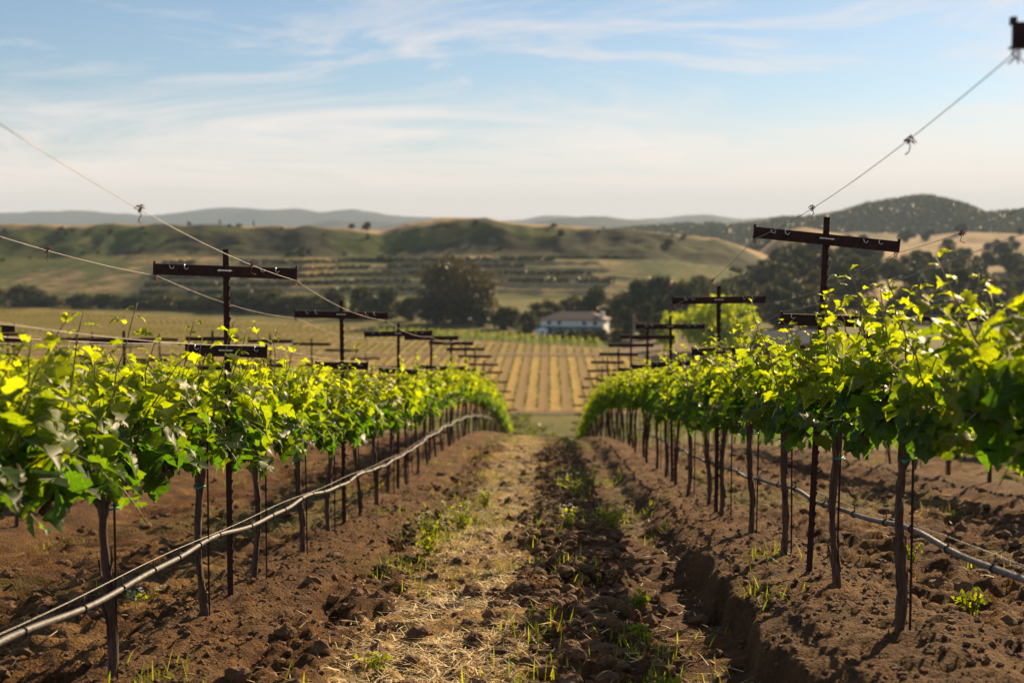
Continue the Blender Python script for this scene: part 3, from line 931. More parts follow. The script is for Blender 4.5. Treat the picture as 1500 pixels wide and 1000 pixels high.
def house():
    Y = 498; X = (843 - 805) / 2083 * Y
    e = empty('farmhouse', (X, Y, ZV), R(-12))
    L, W = 22, 11
    mb = MB(); mb.box((0, 0, 2.9), (L, W, 5.8)); wall = mb.obj('wall', M['white'], e)
    mb = MB(); mb.add(*hip_roof(L, W, 5.85, 2.5, 0.9)); roof = mb.obj('roof', M['roof'], e)
    mb = MB(); mb.box((L / 2 - 1.2, -1.0, 7.0), (1.3, 1.1, 2.6)); mb.box((L / 2 - 1.2, -1.0, 8.4), (1.6, 1.4, 0.22)); mb.obj('chimney', M['white'], roof)
    mb = MB()
    mb.add([(-L / 2 - 1.8, -W / 2 - 2.6, 2.75), (L / 2, -W / 2 - 2.6, 2.75), (L / 2, -W / 2 - 0.01, 3.45), (-L / 2 - 1.8, -W / 2 - 0.01, 3.45), (-L / 2 - 1.8, -W / 2 - 2.6, 2.45), (L / 2, -W / 2 - 2.6, 2.45), (L / 2, -W / 2 - 0.01, 3.15), (-L / 2 - 1.8, -W / 2 - 0.01, 3.15)],
           [(0, 1, 2, 3), (7, 6, 5, 4), (0, 4, 5, 1), (1, 5, 6, 2), (3, 7, 4, 0), (2, 6, 7, 3)])
    porch = mb.obj('porch_roof', M['teal'], e)
    for i in range(7):
        mb = MB(); mb.box((-L / 2 - 1.4 + i * 3.8, -W / 2 - 2.4, 1.25), (0.2, 0.2, 2.46)); mb.obj('post', M['white'], porch)
    def window(x, y, z, w, h, side):
        f = MB(); g = MB()
        if side == 'front':
            f.box((x, y - 0.04, z), (w + .24, .08, h + .24)); g.box((x, y - 0.1, z), (w, .06, h))
        else:
            f.box((x - 0.04, y, z), (.08, w + .24, h + .24)); g.box((x - 0.1, y, z), (.06, w, h))
        fo = f.obj('window', M['white'], e); g.obj('pane', M['glass'], fo)
    for xx in (-8.2, -4.6, 4.2, 8.0): window(xx, -W / 2, 4.6, 1.3, 1.2, 'front')
    for xx in (-8.2, -4.2, 3.8, 8.0): window(xx, -W / 2, 1.6, 1.5, 1.4, 'front')
    for yy in (-3.6, -1.2, 1.2, 3.6): window(-L / 2, yy, 4.5, 1.4, 1.5, 'side')
    mb = MB(); mb.box((0, -W / 2 - 0.05, 1.1), (1.2, .1, 2.2)); mb.obj('door', M['teal'], e)
    tag(e, 'white two storey farmhouse with brown hip roof among the valley trees', 'house')
    # small white outbuilding at the left end
    X2 = (795 - 805) / 2083 * 492
    s = empty('garden_shed', (X2, 492, ZV), R(-12))
    mb = MB(); mb.box((0, 0, 1.1), (3.6, 3.0, 2.2)); mb.obj('wall', M['white'], s)
    mb = MB(); mb.add(*hip_roof(3.6, 3.0, 2.22, 0.8, 0.3)); mb.obj('roof', M['white'], s)
    mb = MB(); mb.box((0.4, -1.53, 0.95), (0.9, .06, 1.9)); mb.obj('door', M['glass'], s)
    tag(s, 'small white shed at the left end of the farmhouse', 'shed')
    # flagpole, lamp post, barn
    f = empty('flagpole', ((929 - 805) / 2083 * 470, 470, ZV))
    mb = MB(); mb.tube([(0, 0, 0), (0, 0, 8.8)], [0.11, 0.07], 8); mb.tube([(0, 0, 8.8), (0, 0, 9.0)], 0.14, 8); mb.obj('pole', M['white'], f)
    mb = MB(); n = 8
    v = []
    for i in range(n + 1):
        for zz in (8.6, 7.2): v.append((0.08 + i * 0.12, 0.18 * math.sin(i * .9), zz - i * .13))
    mb.add(v, [(2 * i, 2 * i + 1, 2 * i + 3, 2 * i + 2) for i in range(n)]); mb.obj('flag', M['flag'], f)
    tag(f, 'white flagpole with a drooping red flag right of the farmhouse', 'flagpole')
    l = empty('lamp_post', ((688 - 805) / 2083 * 436, 436, ZV))
    mb = MB(); mb.tube([(0, 0, 0), (0, 0, 9.2)], [0.10, 0.06], 6); mb.obj('pole', M['trunk'], l)
    mb = MB(); mb.tube([(0, 0, 9.15), (0, 0, 9.3), (0, 0, 9.7), (0, 0, 9.85)], [0.1, 0.32, 0.32, 0.08], 8); mb.obj('lamp', M['white'], l)
    tag(l, 'thin pole with a pale lamp head standing in the valley field', 'lamp post')
    b = empty('barn', ((1150 - 805) / 2083 * 430, 430, ZV), R(8))
    mb = MB(); mb.box((0, 0, 1.6), (17, 12, 3.2)); mb.obj('wall', M['trunk'], b)
    mb = MB(); mb.add([(-9, -7, 3.0), (9, -7, 3.0), (9, 0, 6.6), (-9, 0, 6.6), (9, 7, 3.0), (-9, 7, 3.0), (-9, -7, 2.8), (9, -7, 2.8), (9, 7, 2.8), (-9, 7, 2.8)], [(0, 1, 2, 3), (3, 2, 4, 5), (0, 6, 7, 1), (4, 8, 9, 5), (1, 7, 8, 4, 2), (5, 9, 6, 0, 3), (6, 9, 8, 7)]); mb.obj('roof', M['barn'], b)
    mb = MB(); mb.box((-3, -6.05, 1.35), (3.2, 0.12, 2.7)); mb.obj('door', M['glass'], b)
    tag(b, 'long barn with a grey roof behind the right vine row', 'barn')


house()

# ------------------------------------------------------------------ trellis posts


def post_meshes():
    mb = MB()                                                # steel T post with notched edge
    H = 1.945
    mb.box((0, 0, H / 2 - 0.15), (0.034, 0.006, H + 0.3))
    mb.box((0, 0.014, H / 2 - 0.15), (0.006, 0.026, H + 0.3))
    z = 0.10
    while z < H - 0.1:
        mb.box((0.0185, 0, z), (0.009, 0.007, 0.022), Matrix.Rotation(0.35, 3, 'Y')); z += 0.058
    post = mb.mesh('pole', M['rust'])
    def arm(W):
        mb = MB()
        mb.box((0, -0.022, 0), (W, 0.005, 0.062)); mb.box((0, -0.009, 0.0285), (W, 0.022, 0.005)); mb.box((0, -0.009, -0.0285), (W, 0.022, 0.005))
        for s in (-1, 1): mb.box((s * (W / 2 - 0.006), -0.012, 0.037), (0.012, 0.020, 0.014))
        return mb.mesh('crossarm', M['rust'])
    br = MB(); br.box((0, -0.028, 0.006), (0.082, 0.006, 0.007)); br.tube([(-0.03, -0.024, 0.006), (-0.03, -0.036, 0.006)], 0.006, 6); br.tube([(0.03, -0.024, 0.006), (0.03, -0.036, 0.006)], 0.006, 6)
    br = br.mesh('bracket', M['hook'])
    hk = MB(); hk.tube([(-0.012, -0.028, 0.03), (-0.010, -0.030, 0.012), (0.002, -0.031, 0.004), (0.012, -0.030, 0.016)], 0.0028, 5)
    hk = hk.mesh('wire_hook', M['hook'], True)
    kn = MB()
    for a in range(5):
        t = a * 1.3
        kn.tube([(0.012 * math.cos(t), 0.010 * math.sin(t), 0), (0.02 * math.cos(t + 1), 0.012 * math.sin(t + 1), -0.02), (0.010 * math.cos(t + 2), -0.012, -0.035), (0.03 * math.cos(t + 2.6), 0.02 * math.sin(t), -0.055)], 0.0025, 5)
    kn = kn.mesh('wire_twist', M['tape'], True)
    return post, arm(0.82), arm(0.47), br, hk, kn


PM = post_meshes()
WU, WL = 0.82, 0.47
HU, HLO = 1.88, 1.43
POST = {}


def add_post(x, y, label, group, near, lean=0.0, tilt=0.0, tilt2=0.0, name='trellis_post', dx=0.0, dz=0.0):
    z = float(slope_z(x, y)) + 0.06 + dz
    kx, x = x, x + dx
    e = empty(name, (x, y, z))
    e.rotation_euler = (R(rng.uniform(-.8, .8)), lean, R(rng.uniform(-2, 2)))
    link('pole', PM[0], e)
    low = HLO - 0.06 - (0.11 if dz > 0.05 else 0)
    for (W, zz, me, tl) in ((WU, HU - 0.06, PM[1], tilt), (WL, low, PM[2], tilt2)):
        a = link('crossarm', me, e, (0, 0, zz)); a.rotation_euler = (0, tl, 0)
        if near:
            link('bracket', PM[3], a)
            for fx in (-0.36, -0.27, 0.27, 0.36):
                if W < 0.5 and abs(fx) < 0.3: continue
                h = link('wire_hook', PM[4], a, (fx * W, 0, 0)); h.rotation_euler = (0, rng.uniform(-.4, .4), 0)
            for s in (-1, 1): link('wire_twist', PM[5], a, (s * (W / 2 - 0.015), -0.01, -0.03)).scale = (.65, .65, .65)
    tag(e, label, 'trellis post', group)
    Mx = Matrix.Translation((x, y, z)) @ Matrix.Rotation(lean, 4, 'Y')
    POST[(round(kx, 2), round(y, 1))] = {
        (0, s): Mx @ Matrix.Translation((0, 0, HU - 0.06)) @ Matrix.Rotation(tilt, 4, 'Y') @ Vector((s * (WU / 2 - 0.015), -0.012, -0.038)) for s in (-1, 1)}
    POST[(round(kx, 2), round(y, 1))].update({(1, s): Mx @ Matrix.Translation((0, 0, low)) @ Matrix.Rotation(tilt2, 4, 'Y') @ Vector((s * (WL / 2 - 0.02), -0.012, 0.04)) for s in (-1, 1)})


PY = [3.5 + 4.5 * i for i in range(17)]
ROWS = {}


def posts():
    for side, x, nm in (('left', XL, 'left'), ('right', XR_, 'right')):
        for i, y in enumerate(PY):
            lean = tilt = tilt2 = 0.0
            if side == 'right' and i == 1: lean, tilt, tilt2 = R(1.8), R(4.0), R(0.0)
            elif side == 'left' and i == 1: lean, tilt, tilt2 = R(0.2), R(1.7), R(1.2)
            elif i > 1: lean, tilt, tilt2 = R(rng.uniform(-1.4, 1.4)), R(rng.uniform(-2, 2)), R(rng.uniform(-2, 2))
            if i == 0: lab = 'rusty trellis post at the %s picture edge, crossarm end only just in view' % nm
            elif i < 13: lab = 'rusty T shaped trellis post in the row %s of the lane, %s from the camera' % (nm, ORD[i - 1])
            else: lab = 'far rusty trellis post beyond the crest in the row %s of the lane' % nm
            add_post(x, y, lab, 'trellis posts of the %s row' % nm, i < 4, lean, tilt, tilt2, dx=(0.05 if nm == 'left' else 0.035) if i == 0 else 0.0, dz=(0.085 if nm == 'left' else -0.02) if i == 0 else 0.0)
    for k, x0, y0 in ((-1, 12.5, 57), (-2, 21.5, 57), (-3, 26, 53), (-4, 30.5, 53)):
        x = XL + k * SP; y = x0
        while y <= y0:
            add_post(x, y, 'rusty trellis post in the %s row beyond the left vine row, %s from the front' % (ORD[-k - 1], ORD[int(round((y - x0) / 4.5))]), 'trellis posts of the %s row on the left' % ORD[-k - 1], False, 0, R(rng.uniform(-1.5, 1.5)))
            y += 4.5
    for k, x0, y0 in ((1, 12.5, 44), (2, 21.5, 44)):
        x = XR_ + k * SP; y = x0
        while y <= y0:
            add_post(x, y, 'rusty trellis post in the %s row beyond the right vine row, %s from the front' % (ORD[k - 1], ORD[int(round((y - x0) / 4.5))]), 'trellis posts of the %s row on the right' % ORD[k - 1], False, 0, R(rng.uniform(-1.5, 1.5)))
            y += 4.5


posts()

# ------------------------------------------------------------------ wires and drip hoses
def span(a, b, n, sag):
    return [a.lerp(b, i / n) + Vector((0, 0, -4 * sag * (i / n) * (1 - i / n))) for i in range(n)]


def knot_mesh(seed):
    r_ = random.Random(seed); mb = MB()
    for a in range(6):
        t = r_.uniform(0, 6.28); q = r_.uniform(.012, .03)
        mb.tube([(0, 0, 0), (q * math.cos(t), q, q * math.sin(t)), (q * math.cos(t + 1.5), -q * .3, q * math.sin(t + 1.5)), (0, r_.uniform(-.01, .01), r_.uniform(-.01, .01))], 0.003, 5)
    mb.tube([(0, 0, 0), (0.01, 0, -0.03), (r_.uniform(-.02, .03), 0, -0.06), (r_.uniform(-.03, .05), 0, -0.075)], 0.003, 5)
    return mb.mesh('tie_knot', M['tape'], True)


KN = [knot_mesh(i) for i in range(4)]


def wires(x, y0, y1, nm, full):
    for lvl, s, what in ((0, -1, 'upper'), (0, 1, 'upper'), (1, -1, 'lower'), (1, 1, 'lower')):
        if not full and lvl == 1: continue
        ps = []
        ys = [y for y in sorted({k[1] for k in POST if k[0] == round(x, 2)}) if y0 <= y <= y1]
        for a, b in zip(ys, ys[1:]):
            ps += span(POST[(round(x, 2), a)][(lvl, s)], POST[(round(x, 2), b)][(lvl, s)], 10, 0.05 if lvl == 0 else 0.03)
        ps.append(POST[(round(x, 2), ys[-1])][(lvl, s)].copy())
        e = empty('trellis_wire', ps[0])
        mb = MB(); mb.tube([p - ps[0] for p in ps], 0.0014, 5); mb.obj('strand', M['wire'], e, True)
        if full and lvl == 0:
            for j, fr in enumerate(((3.0, 7.2, 16.5), (2.3, 6.0, 14.0))[0 if s > 0 else 1]):
                i0 = int(fr); p = ps[i0].lerp(ps[i0 + 1], fr - i0)
                k = link('tie_knot', KN[(j + lvl + (s > 0)) % 4], e, p - ps[0]); k.rotation_euler = (0, 0, rng.uniform(-1, 1)); k.scale = (.62, .62, .62)
        side = 'left' if s < 0 else 'right'
        tag(e, '%s %s trellis wire strung between the crossarms %s' % (what, side, nm), 'wire', 'trellis wires')
    if full:
        ps = [Vector((x + 0.012 * math.sin(y * 3), y, float(slope_z(x, y)) + 0.06 + 0.83 + 0.008 * math.sin(y * 4.2))) for y in np.arange(y0, y1, 0.75)]
        mb = MB(); mb.tube([p - ps[0] for p in ps], 0.0015, 5)
        tag(mb.obj('cordon_wire', M['wire'], None, True, ps[0]), 'thin wire carrying the vine arms %s' % nm, 'wire')


wires(XL, 3.5, 66.5, 'in the row left of the lane', True)
wires(XR_, 3.5, 66.5, 'in the row right of the lane', True)
wires(XL - SP, 12.5, 53, 'in the next row to the left', False)


def hose(x, y0, y1, label, off):
    ps = []; wz = []
    y = y0; r_ = random.Random(int(abs(x) * 100))
    ph = r_.uniform(0, 6)
    while y < y1:
        z = float(slope_z(x, y)) + 0.06 + 0.345 + 0.012 * math.sin(y * 1.9 + ph) + 0.007 * math.sin(y * 4.4)
        ps.append(Vector((x + off + 0.012 * math.sin(y * 2.3), y, z)))
        wz.append(Vector((x + off - 0.004, y, float(slope_z(x, y)) + 0.06 + 0.385 + 0.006 * math.sin(y * 2.1 + ph))))
        y += 0.15 if y < 20 else 0.4
    # hose drops to the soil at its far end
    e = empty('irrigation_hose', ps[0])
    mb = MB(); mb.tube([p - ps[0] for p in ps], 0.0125, 8); mb.obj('tube', M['hose'], e, True)
    mb = MB(); mb.tube([p - ps[0] for p in wz], 0.0018, 5); mb.obj('support_wire', M['wire'], e, True)
    cm = MB(); cm.tube([(0.0155 * math.cos(a), 0, 0.0155 * math.sin(a)) for a in np.linspace(0, 6.28, 10)], 0.004, 5); cm.tube([(0, 0, 0.018), (0.004, 0, 0.05)], 0.003, 4)
    cm = cm.mesh('hose_clip', M['clip'], True)
    i = 3
    while i < len(ps) and ps[i].y < 24:
        link('hose_clip', cm, e, ps[i] - ps[0]); i += r_.choice((3, 4, 4, 5))
    tag(e, label, 'hose')


hose(XL, 2.6, 44, 'grey irrigation hose slung along the vine row left of the lane', 0.055)
hose(XR_, 2.6, 40, 'grey irrigation hose slung along the vine row right of the lane', 0.06)
hose(XR_ + SP, 10, 32, 'irrigation hose along the second vine row to the right', 0.06)
hose(XL - SP, 11, 32, 'irrigation hose along the second vine row to the left', -0.06)

# ------------------------------------------------------------------ grapevines
OUT = [(0.0, 0.0), (0.10, -0.13), (0.25, -0.17), (0.33, -0.09), (0.43, -0.06), (0.47, 0.05), (0.55, 0.10), (0.50, 0.20), (0.40, 0.25), (0.50, 0.34), (0.60, 0.47), (0.49, 0.51), (0.43, 0.60), (0.31, 0.58), (0.28, 0.68), (0.20, 0.80), (0.10, 0.86), (0.0, 1.0)]


def leaf_mesh(seed, detail=True):
    r_ = random.Random(seed)
    o = OUT if detail else [OUT[i] for i in (0, 2, 6, 8, 10, 13, 17)]
    fold = r_.uniform(-0.1, 0.5); droop = r_.uniform(0.05, 0.85); tw = r_.uniform(-0.4, 0.4); wav = r_.uniform(0.03, 0.10)
    pet = 0.45
    def P(x, y):
        z = fold * abs(x) - droop * (y - 0.2) ** 2 + tw * x * y + wav * math.sin(9 * x + 7 * y + seed)
        return (x, y + pet, z + 0.05)
    v = []; f = []
    mid = [P(0, 0.0), P(0, 0.3), P(0, 0.62), P(0, 1.0)]
    if detail:
        v += mid
        for s in (1, -1):
            b = len(v); pts = [(s * x * r_.uniform(.93, 1.07), y + r_.uniform(-.015, .015)) for x, y in o[1:-1]]
            v += [P(*p) for p in pts]
            n = len(pts)
            chain = [0] + [b + i for i in range(n)] + [3]
            for i in range(len(chain) - 1):
                yy = v[chain[i]][1] - pet
                c = 1 if i < 9 else 2
                t = (chain[i], chain[i + 1], c)
                if len(set(t)) == 3: f.append(t if s > 0 else t[::-1])
            t = (chain[9], 2, 1); f.append(t if s > 0 else t[::-1])
        b = len(v)
        v += [(-0.018, 0, 0), (0.018, 0, 0), (0.014, pet, 0.05), (-0.014, pet, 0.05)]
        f.append((b, b + 1, b + 2, b + 3))
    else:
        v = [P(0, 0.32)]
        for s in (1, -1):
            b = len(v); v += [P(s * x, y) for x, y in o]
            for i in range(len(o) - 1):
                t = (0, b + i, b + i + 1); f.append(t if s > 0 else t[::-1])
    return v, f


LEAFM = []
for i in range(14):
    v, f = leaf_mesh(i)
    LEAFM.append(new_mesh('leaf', v, f, M['leaf'], True))
LEAFS = [tuple(map(np.array, (leaf_mesh(20 + i, False)[0], leaf_mesh(20 + i, False)[1]))) for i in range(4)]


def vine_plan(r_, zc=0.80, half=0.76):
    """canes and leaves of one vine, in the vine's own space (row along Y)"""
    canes = []
    n = 19
    for i in range(n):
        y0 = -half + 2 * half * (i + r_.uniform(-.3, .3) + .5) / n
        droopy = r_.random() < 0.17
        L = r_.uniform(0.32, 0.60) if not droopy else r_.uniform(0.25, 0.42)
        tall = (not droopy) and r_.random() < 0.19
        if tall: L = r_.uniform(.58, .78)
        dx = r_.uniform(-0.28, 0.28) * (.6 if tall else 1); dy = r_.uniform(-0.22, 0.22)
        if droopy: dx = r_.choice((-1, 1)) * r_.uniform(0.22, 0.36)
        p0 = Vector((r_.uniform(-.02, .02), y0, zc + 0.03)); pts = [p0]
        m = 7
        for k in range(1, m + 1):
            t = k / m
            if droopy:
                p = p0 + Vector((dx * t, dy * t, L * (0.9 * t - 1.25 * t * t)))
            else:
                p = p0 + Vector((dx * t ** 1.3 + r_.uniform(-.012, .012), dy * t + r_.uniform(-.012, .012), L * (t - 0.08 * t * t)))
            pts.append(p)
        leaves = []
        nl = int(L / (0.042 if tall else 0.031))
        az = r_.uniform(0, 6.28)
        for k in range(nl):
            t = (k + 0.6) / nl
            q = t * m; a = min(int(q), m - 1)
            p = pts[a].lerp(pts[a + 1], q - a)
            az += math.pi + r_.uniform(-.9, .9)
            out = Vector((math.cos(az), 0.75 * math.sin(az), 0))
            out.normalize()
            size = (.8 if tall else 1) * (0.124 - 0.078 * max(0, t - 0.35) / 0.65) * r_.uniform(0.6, 1.3)
            if t > .93: size *= .7
            a_ = r_.uniform(-0.2, 1.25) if t < 0.85 else r_.uniform(-0.9, 0.6)
            tip = out * math.cos(a_) + Vector((0, 0, -math.sin(a_)))
            nrm = Vector((0, 0, 1)) * math.cos(a_) + out * math.sin(a_)
            nrm = nrm + Vector((r_.uniform(-.45, .45), r_.uniform(-.45, .45), r_.uniform(-.2, .2)))
            xa = tip.cross(nrm).normalized(); za = xa.cross(tip).normalized()
            Rm = Matrix((xa, tip, za)).transposed()
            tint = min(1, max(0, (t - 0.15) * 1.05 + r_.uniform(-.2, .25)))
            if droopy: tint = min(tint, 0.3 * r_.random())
            leaves.append((p, Rm, size, tint))
        canes.append((pts, leaves))
    return canes


def trunk_mesh(r_, name='trunk'):
    mb = MB(); pts = []; rad = []
    bx, by = r_.uniform(-.045, .045), r_.uniform(-.08, .08)
    for i in range(19):
        t = i / 18
        pts.append((bx * (1 - t) + 0.012 * math.sin(t * 7 + bx * 99), by * (1 - t) + 0.014 * math.sin(t * 6 + by * 80), -0.15 + t * 0.98))
        rad.append((0.0205 - 0.003 * t) * r_.uniform(0.82, 1.2) + (0.010 if i == 0 else 0) + (0.006 * max(0, i - 14)))
    mb.tube(pts, rad, 10)
    for q in range(5):
        a = r_.uniform(0, 6.28); i0 = r_.randrange(2, 12); o_ = Vector((math.cos(a) * .019, math.sin(a) * .019, 0))
        mb.tube([Vector(pts[i0 + j]) + o_ * (1 + .12 * j * (j > 2)) for j in range(5)], [.006, .007, .006, .004, .002], 4)
    mb.v = [(x + r_.uniform(-.0045, .0045), y + r_.uniform(-.0045, .0045), z) for x, y, z in mb.v]
    return mb.mesh(name, M['bark'], True)


def cordon_mesh(r_, s):
    mb = MB(); pts = [(0, 0, 0.79)]; rad = [0.024]
    for i in range(1, 9):
        t = i / 8
        pts.append((r_.uniform(-.012, .012), s * 0.75 * t, 0.79 + 0.03 * math.sin(t * 3) + r_.uniform(-.01, .012))); rad.append(0.021 - 0.010 * t + r_.uniform(-.002, .003))
    mb.tube(pts, rad, 7)
    for i in range(1, 8):                                     # spurs
        p = Vector(pts[i]); mb.tube([p, p + Vector((r_.uniform(-.015, .015), r_.uniform(-.02, .02), 0.045))], [0.012, 0.008], 5)
    return mb.mesh('vine_arm', M['bark'], True)


TR = [trunk_mesh(random.Random(70 + i)) for i in range(6)]
CO = {s: [cordon_mesh(random.Random(80 + i), s) for i in range(4)] for s in (-1, 1)}
_m = MB(); _m.tube([(0, 0, -.1), (0, 0, 1.02)], 0.0055, 6); STAKE = _m.mesh('stake', M['rust'])
_m = MB(); _m.tube([(0.029 * math.cos(a) + .012, 0.029 * math.sin(a) , 0.004 * math.sin(2 * a)) for a in np.linspace(0, 6.28, 12)], 0.005, 5); _m.tube([(0.045, -.01, 0), (0.062, -.02, -.012)], 0.004, 4); TIE = _m.mesh('tie', M['tie'], True)


def woody(e, r_, near):
    t = link('trunk', r_.choice(TR), e); t.rotation_euler = (0, 0, r_.choice((0, 1.57, 3.14, 4.71)))
    for s in (-1, 1): link('vine_arm', r_.choice(CO[s]), e)
    st = link('stake', STAKE, e, (r_.choice((-1, 1)) * 0.01 + .04, r_.uniform(-.03, .03), 0))
    st.rotation_euler = (r_.uniform(-.01, .01), r_.uniform(-.012, .012), 0)
    if near:
        for zz in (0.64, 0.70)[:r_.choice((1, 1, 2))]:
            k = link('tie', TIE, e, (0.01, 0, zz + r_.uniform(-.06, .05))); k.rotation_euler = (r_.uniform(-.2, .2), r_.uniform(-.2, .2), r_.uniform(0, 6))


def near_vine(x, y, label, group, seed):
    r_ = random.Random(seed)
    e = empty('grapevine', (x, y, float(slope_z(x, y)) + 0.07))
    woody(e, r_, True)
    for pts, leaves in vine_plan(r_):
        mb = MB(); L = len(pts)
        p0 = pts[0]
        mb.tube([p - p0 for p in pts], [0.0048 - 0.003 * i / L for i in range(L)], 5)
        c = mb.obj('cane', M['cane'], e, True, p0)
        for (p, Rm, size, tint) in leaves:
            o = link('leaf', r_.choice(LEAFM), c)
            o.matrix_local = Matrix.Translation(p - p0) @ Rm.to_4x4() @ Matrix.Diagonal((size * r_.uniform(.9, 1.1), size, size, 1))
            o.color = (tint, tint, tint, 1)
    return tag(e, label, 'grapevine', group)


def foliage_mesh(seed):
    r_ = random.Random(seed)
    V = []; F = []; T = []; n = 0
    mb = MB()
    for pts, leaves in vine_plan(r_):
        mb.tube([tuple(p) for p in pts[::2]], 0.004, 3, False)
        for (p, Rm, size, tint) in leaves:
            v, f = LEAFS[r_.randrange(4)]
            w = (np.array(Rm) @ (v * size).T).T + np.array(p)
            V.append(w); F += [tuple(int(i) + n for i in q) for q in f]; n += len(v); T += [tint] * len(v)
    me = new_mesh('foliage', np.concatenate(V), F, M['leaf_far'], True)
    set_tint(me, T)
    return me, mb.mesh('canes', M['cane'], True)


FOL = [foliage_mesh(900 + i) for i in range(6)]


def far_vine(x, y, label, group, seed):
    r_ = random.Random(seed)
    e = empty('grapevine', (x, y, float(slope_z(x, y)) + 0.07), r_.choice((0, math.pi)))
    woody(e, r_, y < 18)
    fm, cm = r_.choice(FOL)
    tag(link('foliage', fm, e), kind='stuff')
    link('canes', cm, e)
    return tag(e, label, 'grapevine', group)


def vines():
    sd = 1000
    for nm, x, y0 in (('left', XL, 4.28), ('right', XR_, 4.37)):
        for i in range(41):
            y = y0 + 1.5 * i - (0.13 if nm == 'right' and i == 0 else 0)
            sd += 1
            if y < 15.8:
                near_vine(x, y, 'leafy grapevine in the row %s of the lane, %s from the camera' % (nm, ORD[i]), 'grapevines in the row %s of the lane' % nm, sd)
            else:
                lab = 'leafy grapevine in the row %s of the lane, %s from the camera' % (nm, ORD[i]) if i < 14 else 'grapevine far along the row %s of the lane towards the crest' % nm
                far_vine(x, y, lab, 'grapevines in the row %s of the lane' % nm if i < 14 else 'far grapevines in the row %s of the lane' % nm, sd)
    for k, y0, y1 in ((-1, 10.5, 45), (-2, 17, 45), (-3, 25, 45)):
        y = y0
        while y < y1:
            sd += 1; i_ = int(round((y - y0) / 1.5))
            far_vine(XL + k * SP, y, 'grapevine in the %s row behind the left vine row, ' % ORD[-k - 1] + ('%s from the front' % ORD[i_] if i_ < 12 else 'far back'), 'grapevines of the %s row behind on the left' % ORD[-k - 1], sd); y += 1.5
    for k, y0, y1 in ((1, 9.5, 42), (2, 17.5, 42), (3, 26, 42)):
        y = y0
        while y < y1:
            sd += 1; i_ = int(round((y - y0) / 1.5))
            far_vine(XR_ + k * SP, y, 'grapevine in the %s row behind the right vine row, ' % ORD[k - 1] + ('%s from the front' % ORD[i_] if i_ < 12 else 'far back'), 'grapevines of the %s row behind on the right' % ORD[k - 1], sd); y += 1.5


vines()

# ------------------------------------------------------------------ soil clods, straw, weeds
def clods():
    rs = np.random.RandomState(3)
    import bmesh
    def ico(sub):
        bm = bmesh.new(); bmesh.ops.create_icosphere(bm, subdivisions=sub, radius=1.0)
        bm.verts.ensure_lookup_table()
        bv = np.array([v.co[:] for v in bm.verts]); bf = np.array([[v.index for v in f.verts] for f in bm.faces]); bm.free()
        out = []
        for i in range(12):
            d = bv * (0.45 + 1.05 * fbm(bv[:, 0] * 1.9 + i * 9, bv[:, 1] * 1.9 + bv[:, 2] * 1.6, 3, i))[:, None]
            d += rs.normal(0, .09, d.shape)
            out.append(d * np.array([1, rs.uniform(.7, 1.1), rs.uniform(.55, .85)]))
        return out, bf
    big, small = ico(2), ico(1)
    def scatter(name, n, X, Y, size, sink, label):
        V = []; F = []; b = 0
        s_, berm, straw = soil_fields(X, Y)
        z0 = slope_z(X, Y) + s_
        for i in range(n):
            if name == 'soil_clods':
                if berm[i] > .4 and rs.rand() < .9: continue
                if straw[i] > .5 and rs.rand() < .7: continue
                if abs(X[i]) < 1.2 and X[i] > .6 and rs.rand() < .7: continue
            s = size(rs)
            P_, bf = big if s > .024 else small
            a = rs.uniform(0, 6.28); c_, q_ = math.cos(a), math.sin(a)
            p = P_[rs.randint(12)] * s
            p = np.stack([p[:, 0] * c_ - p[:, 1] * q_, p[:, 0] * q_ + p[:, 1] * c_, p[:, 2]], -1) + np.array([X[i], Y[i], z0[i] + s * sink])
            V.append(p); F.append(bf + b); b += len(p)
        me = new_mesh(name, np.concatenate(V), np.concatenate(F).tolist(), M['clod'], False)
        tag(link(name, me), label, 'soil', None, 'stuff')
    n = 15000
    Y = 3.6 + 24 * rs.uniform(0, 1, n) ** 1.9
    k = rs.choice([0, 0, 0, 0, 0, -1, 1], n)
    lx = np.where(rs.rand(n) < .45, rs.normal(0.25, .3, n), rs.uniform(-1.45, 1.3, n))
    X = XL + SP / 2 + k * SP + lx
    scatter('soil_clods', n, X, Y, lambda r: 0.007 + 0.058 * r.rand() ** 4.0, 0.1, 'loose brown soil clods strewn over the tilled lane')
    n = 15000
    Y = 3.6 + 14 * rs.uniform(0, 1, n) ** 1.8
    X = np.where(rs.rand(n) < .5, XL, XR_) + rs.uniform(-.55, .55, n)
    scatter('soil_crumbs', n, X, Y, lambda r: 0.003 + 0.019 * r.rand() ** 4, 0.15, 'fine soil crumbs on the berms under the vines')


clods()


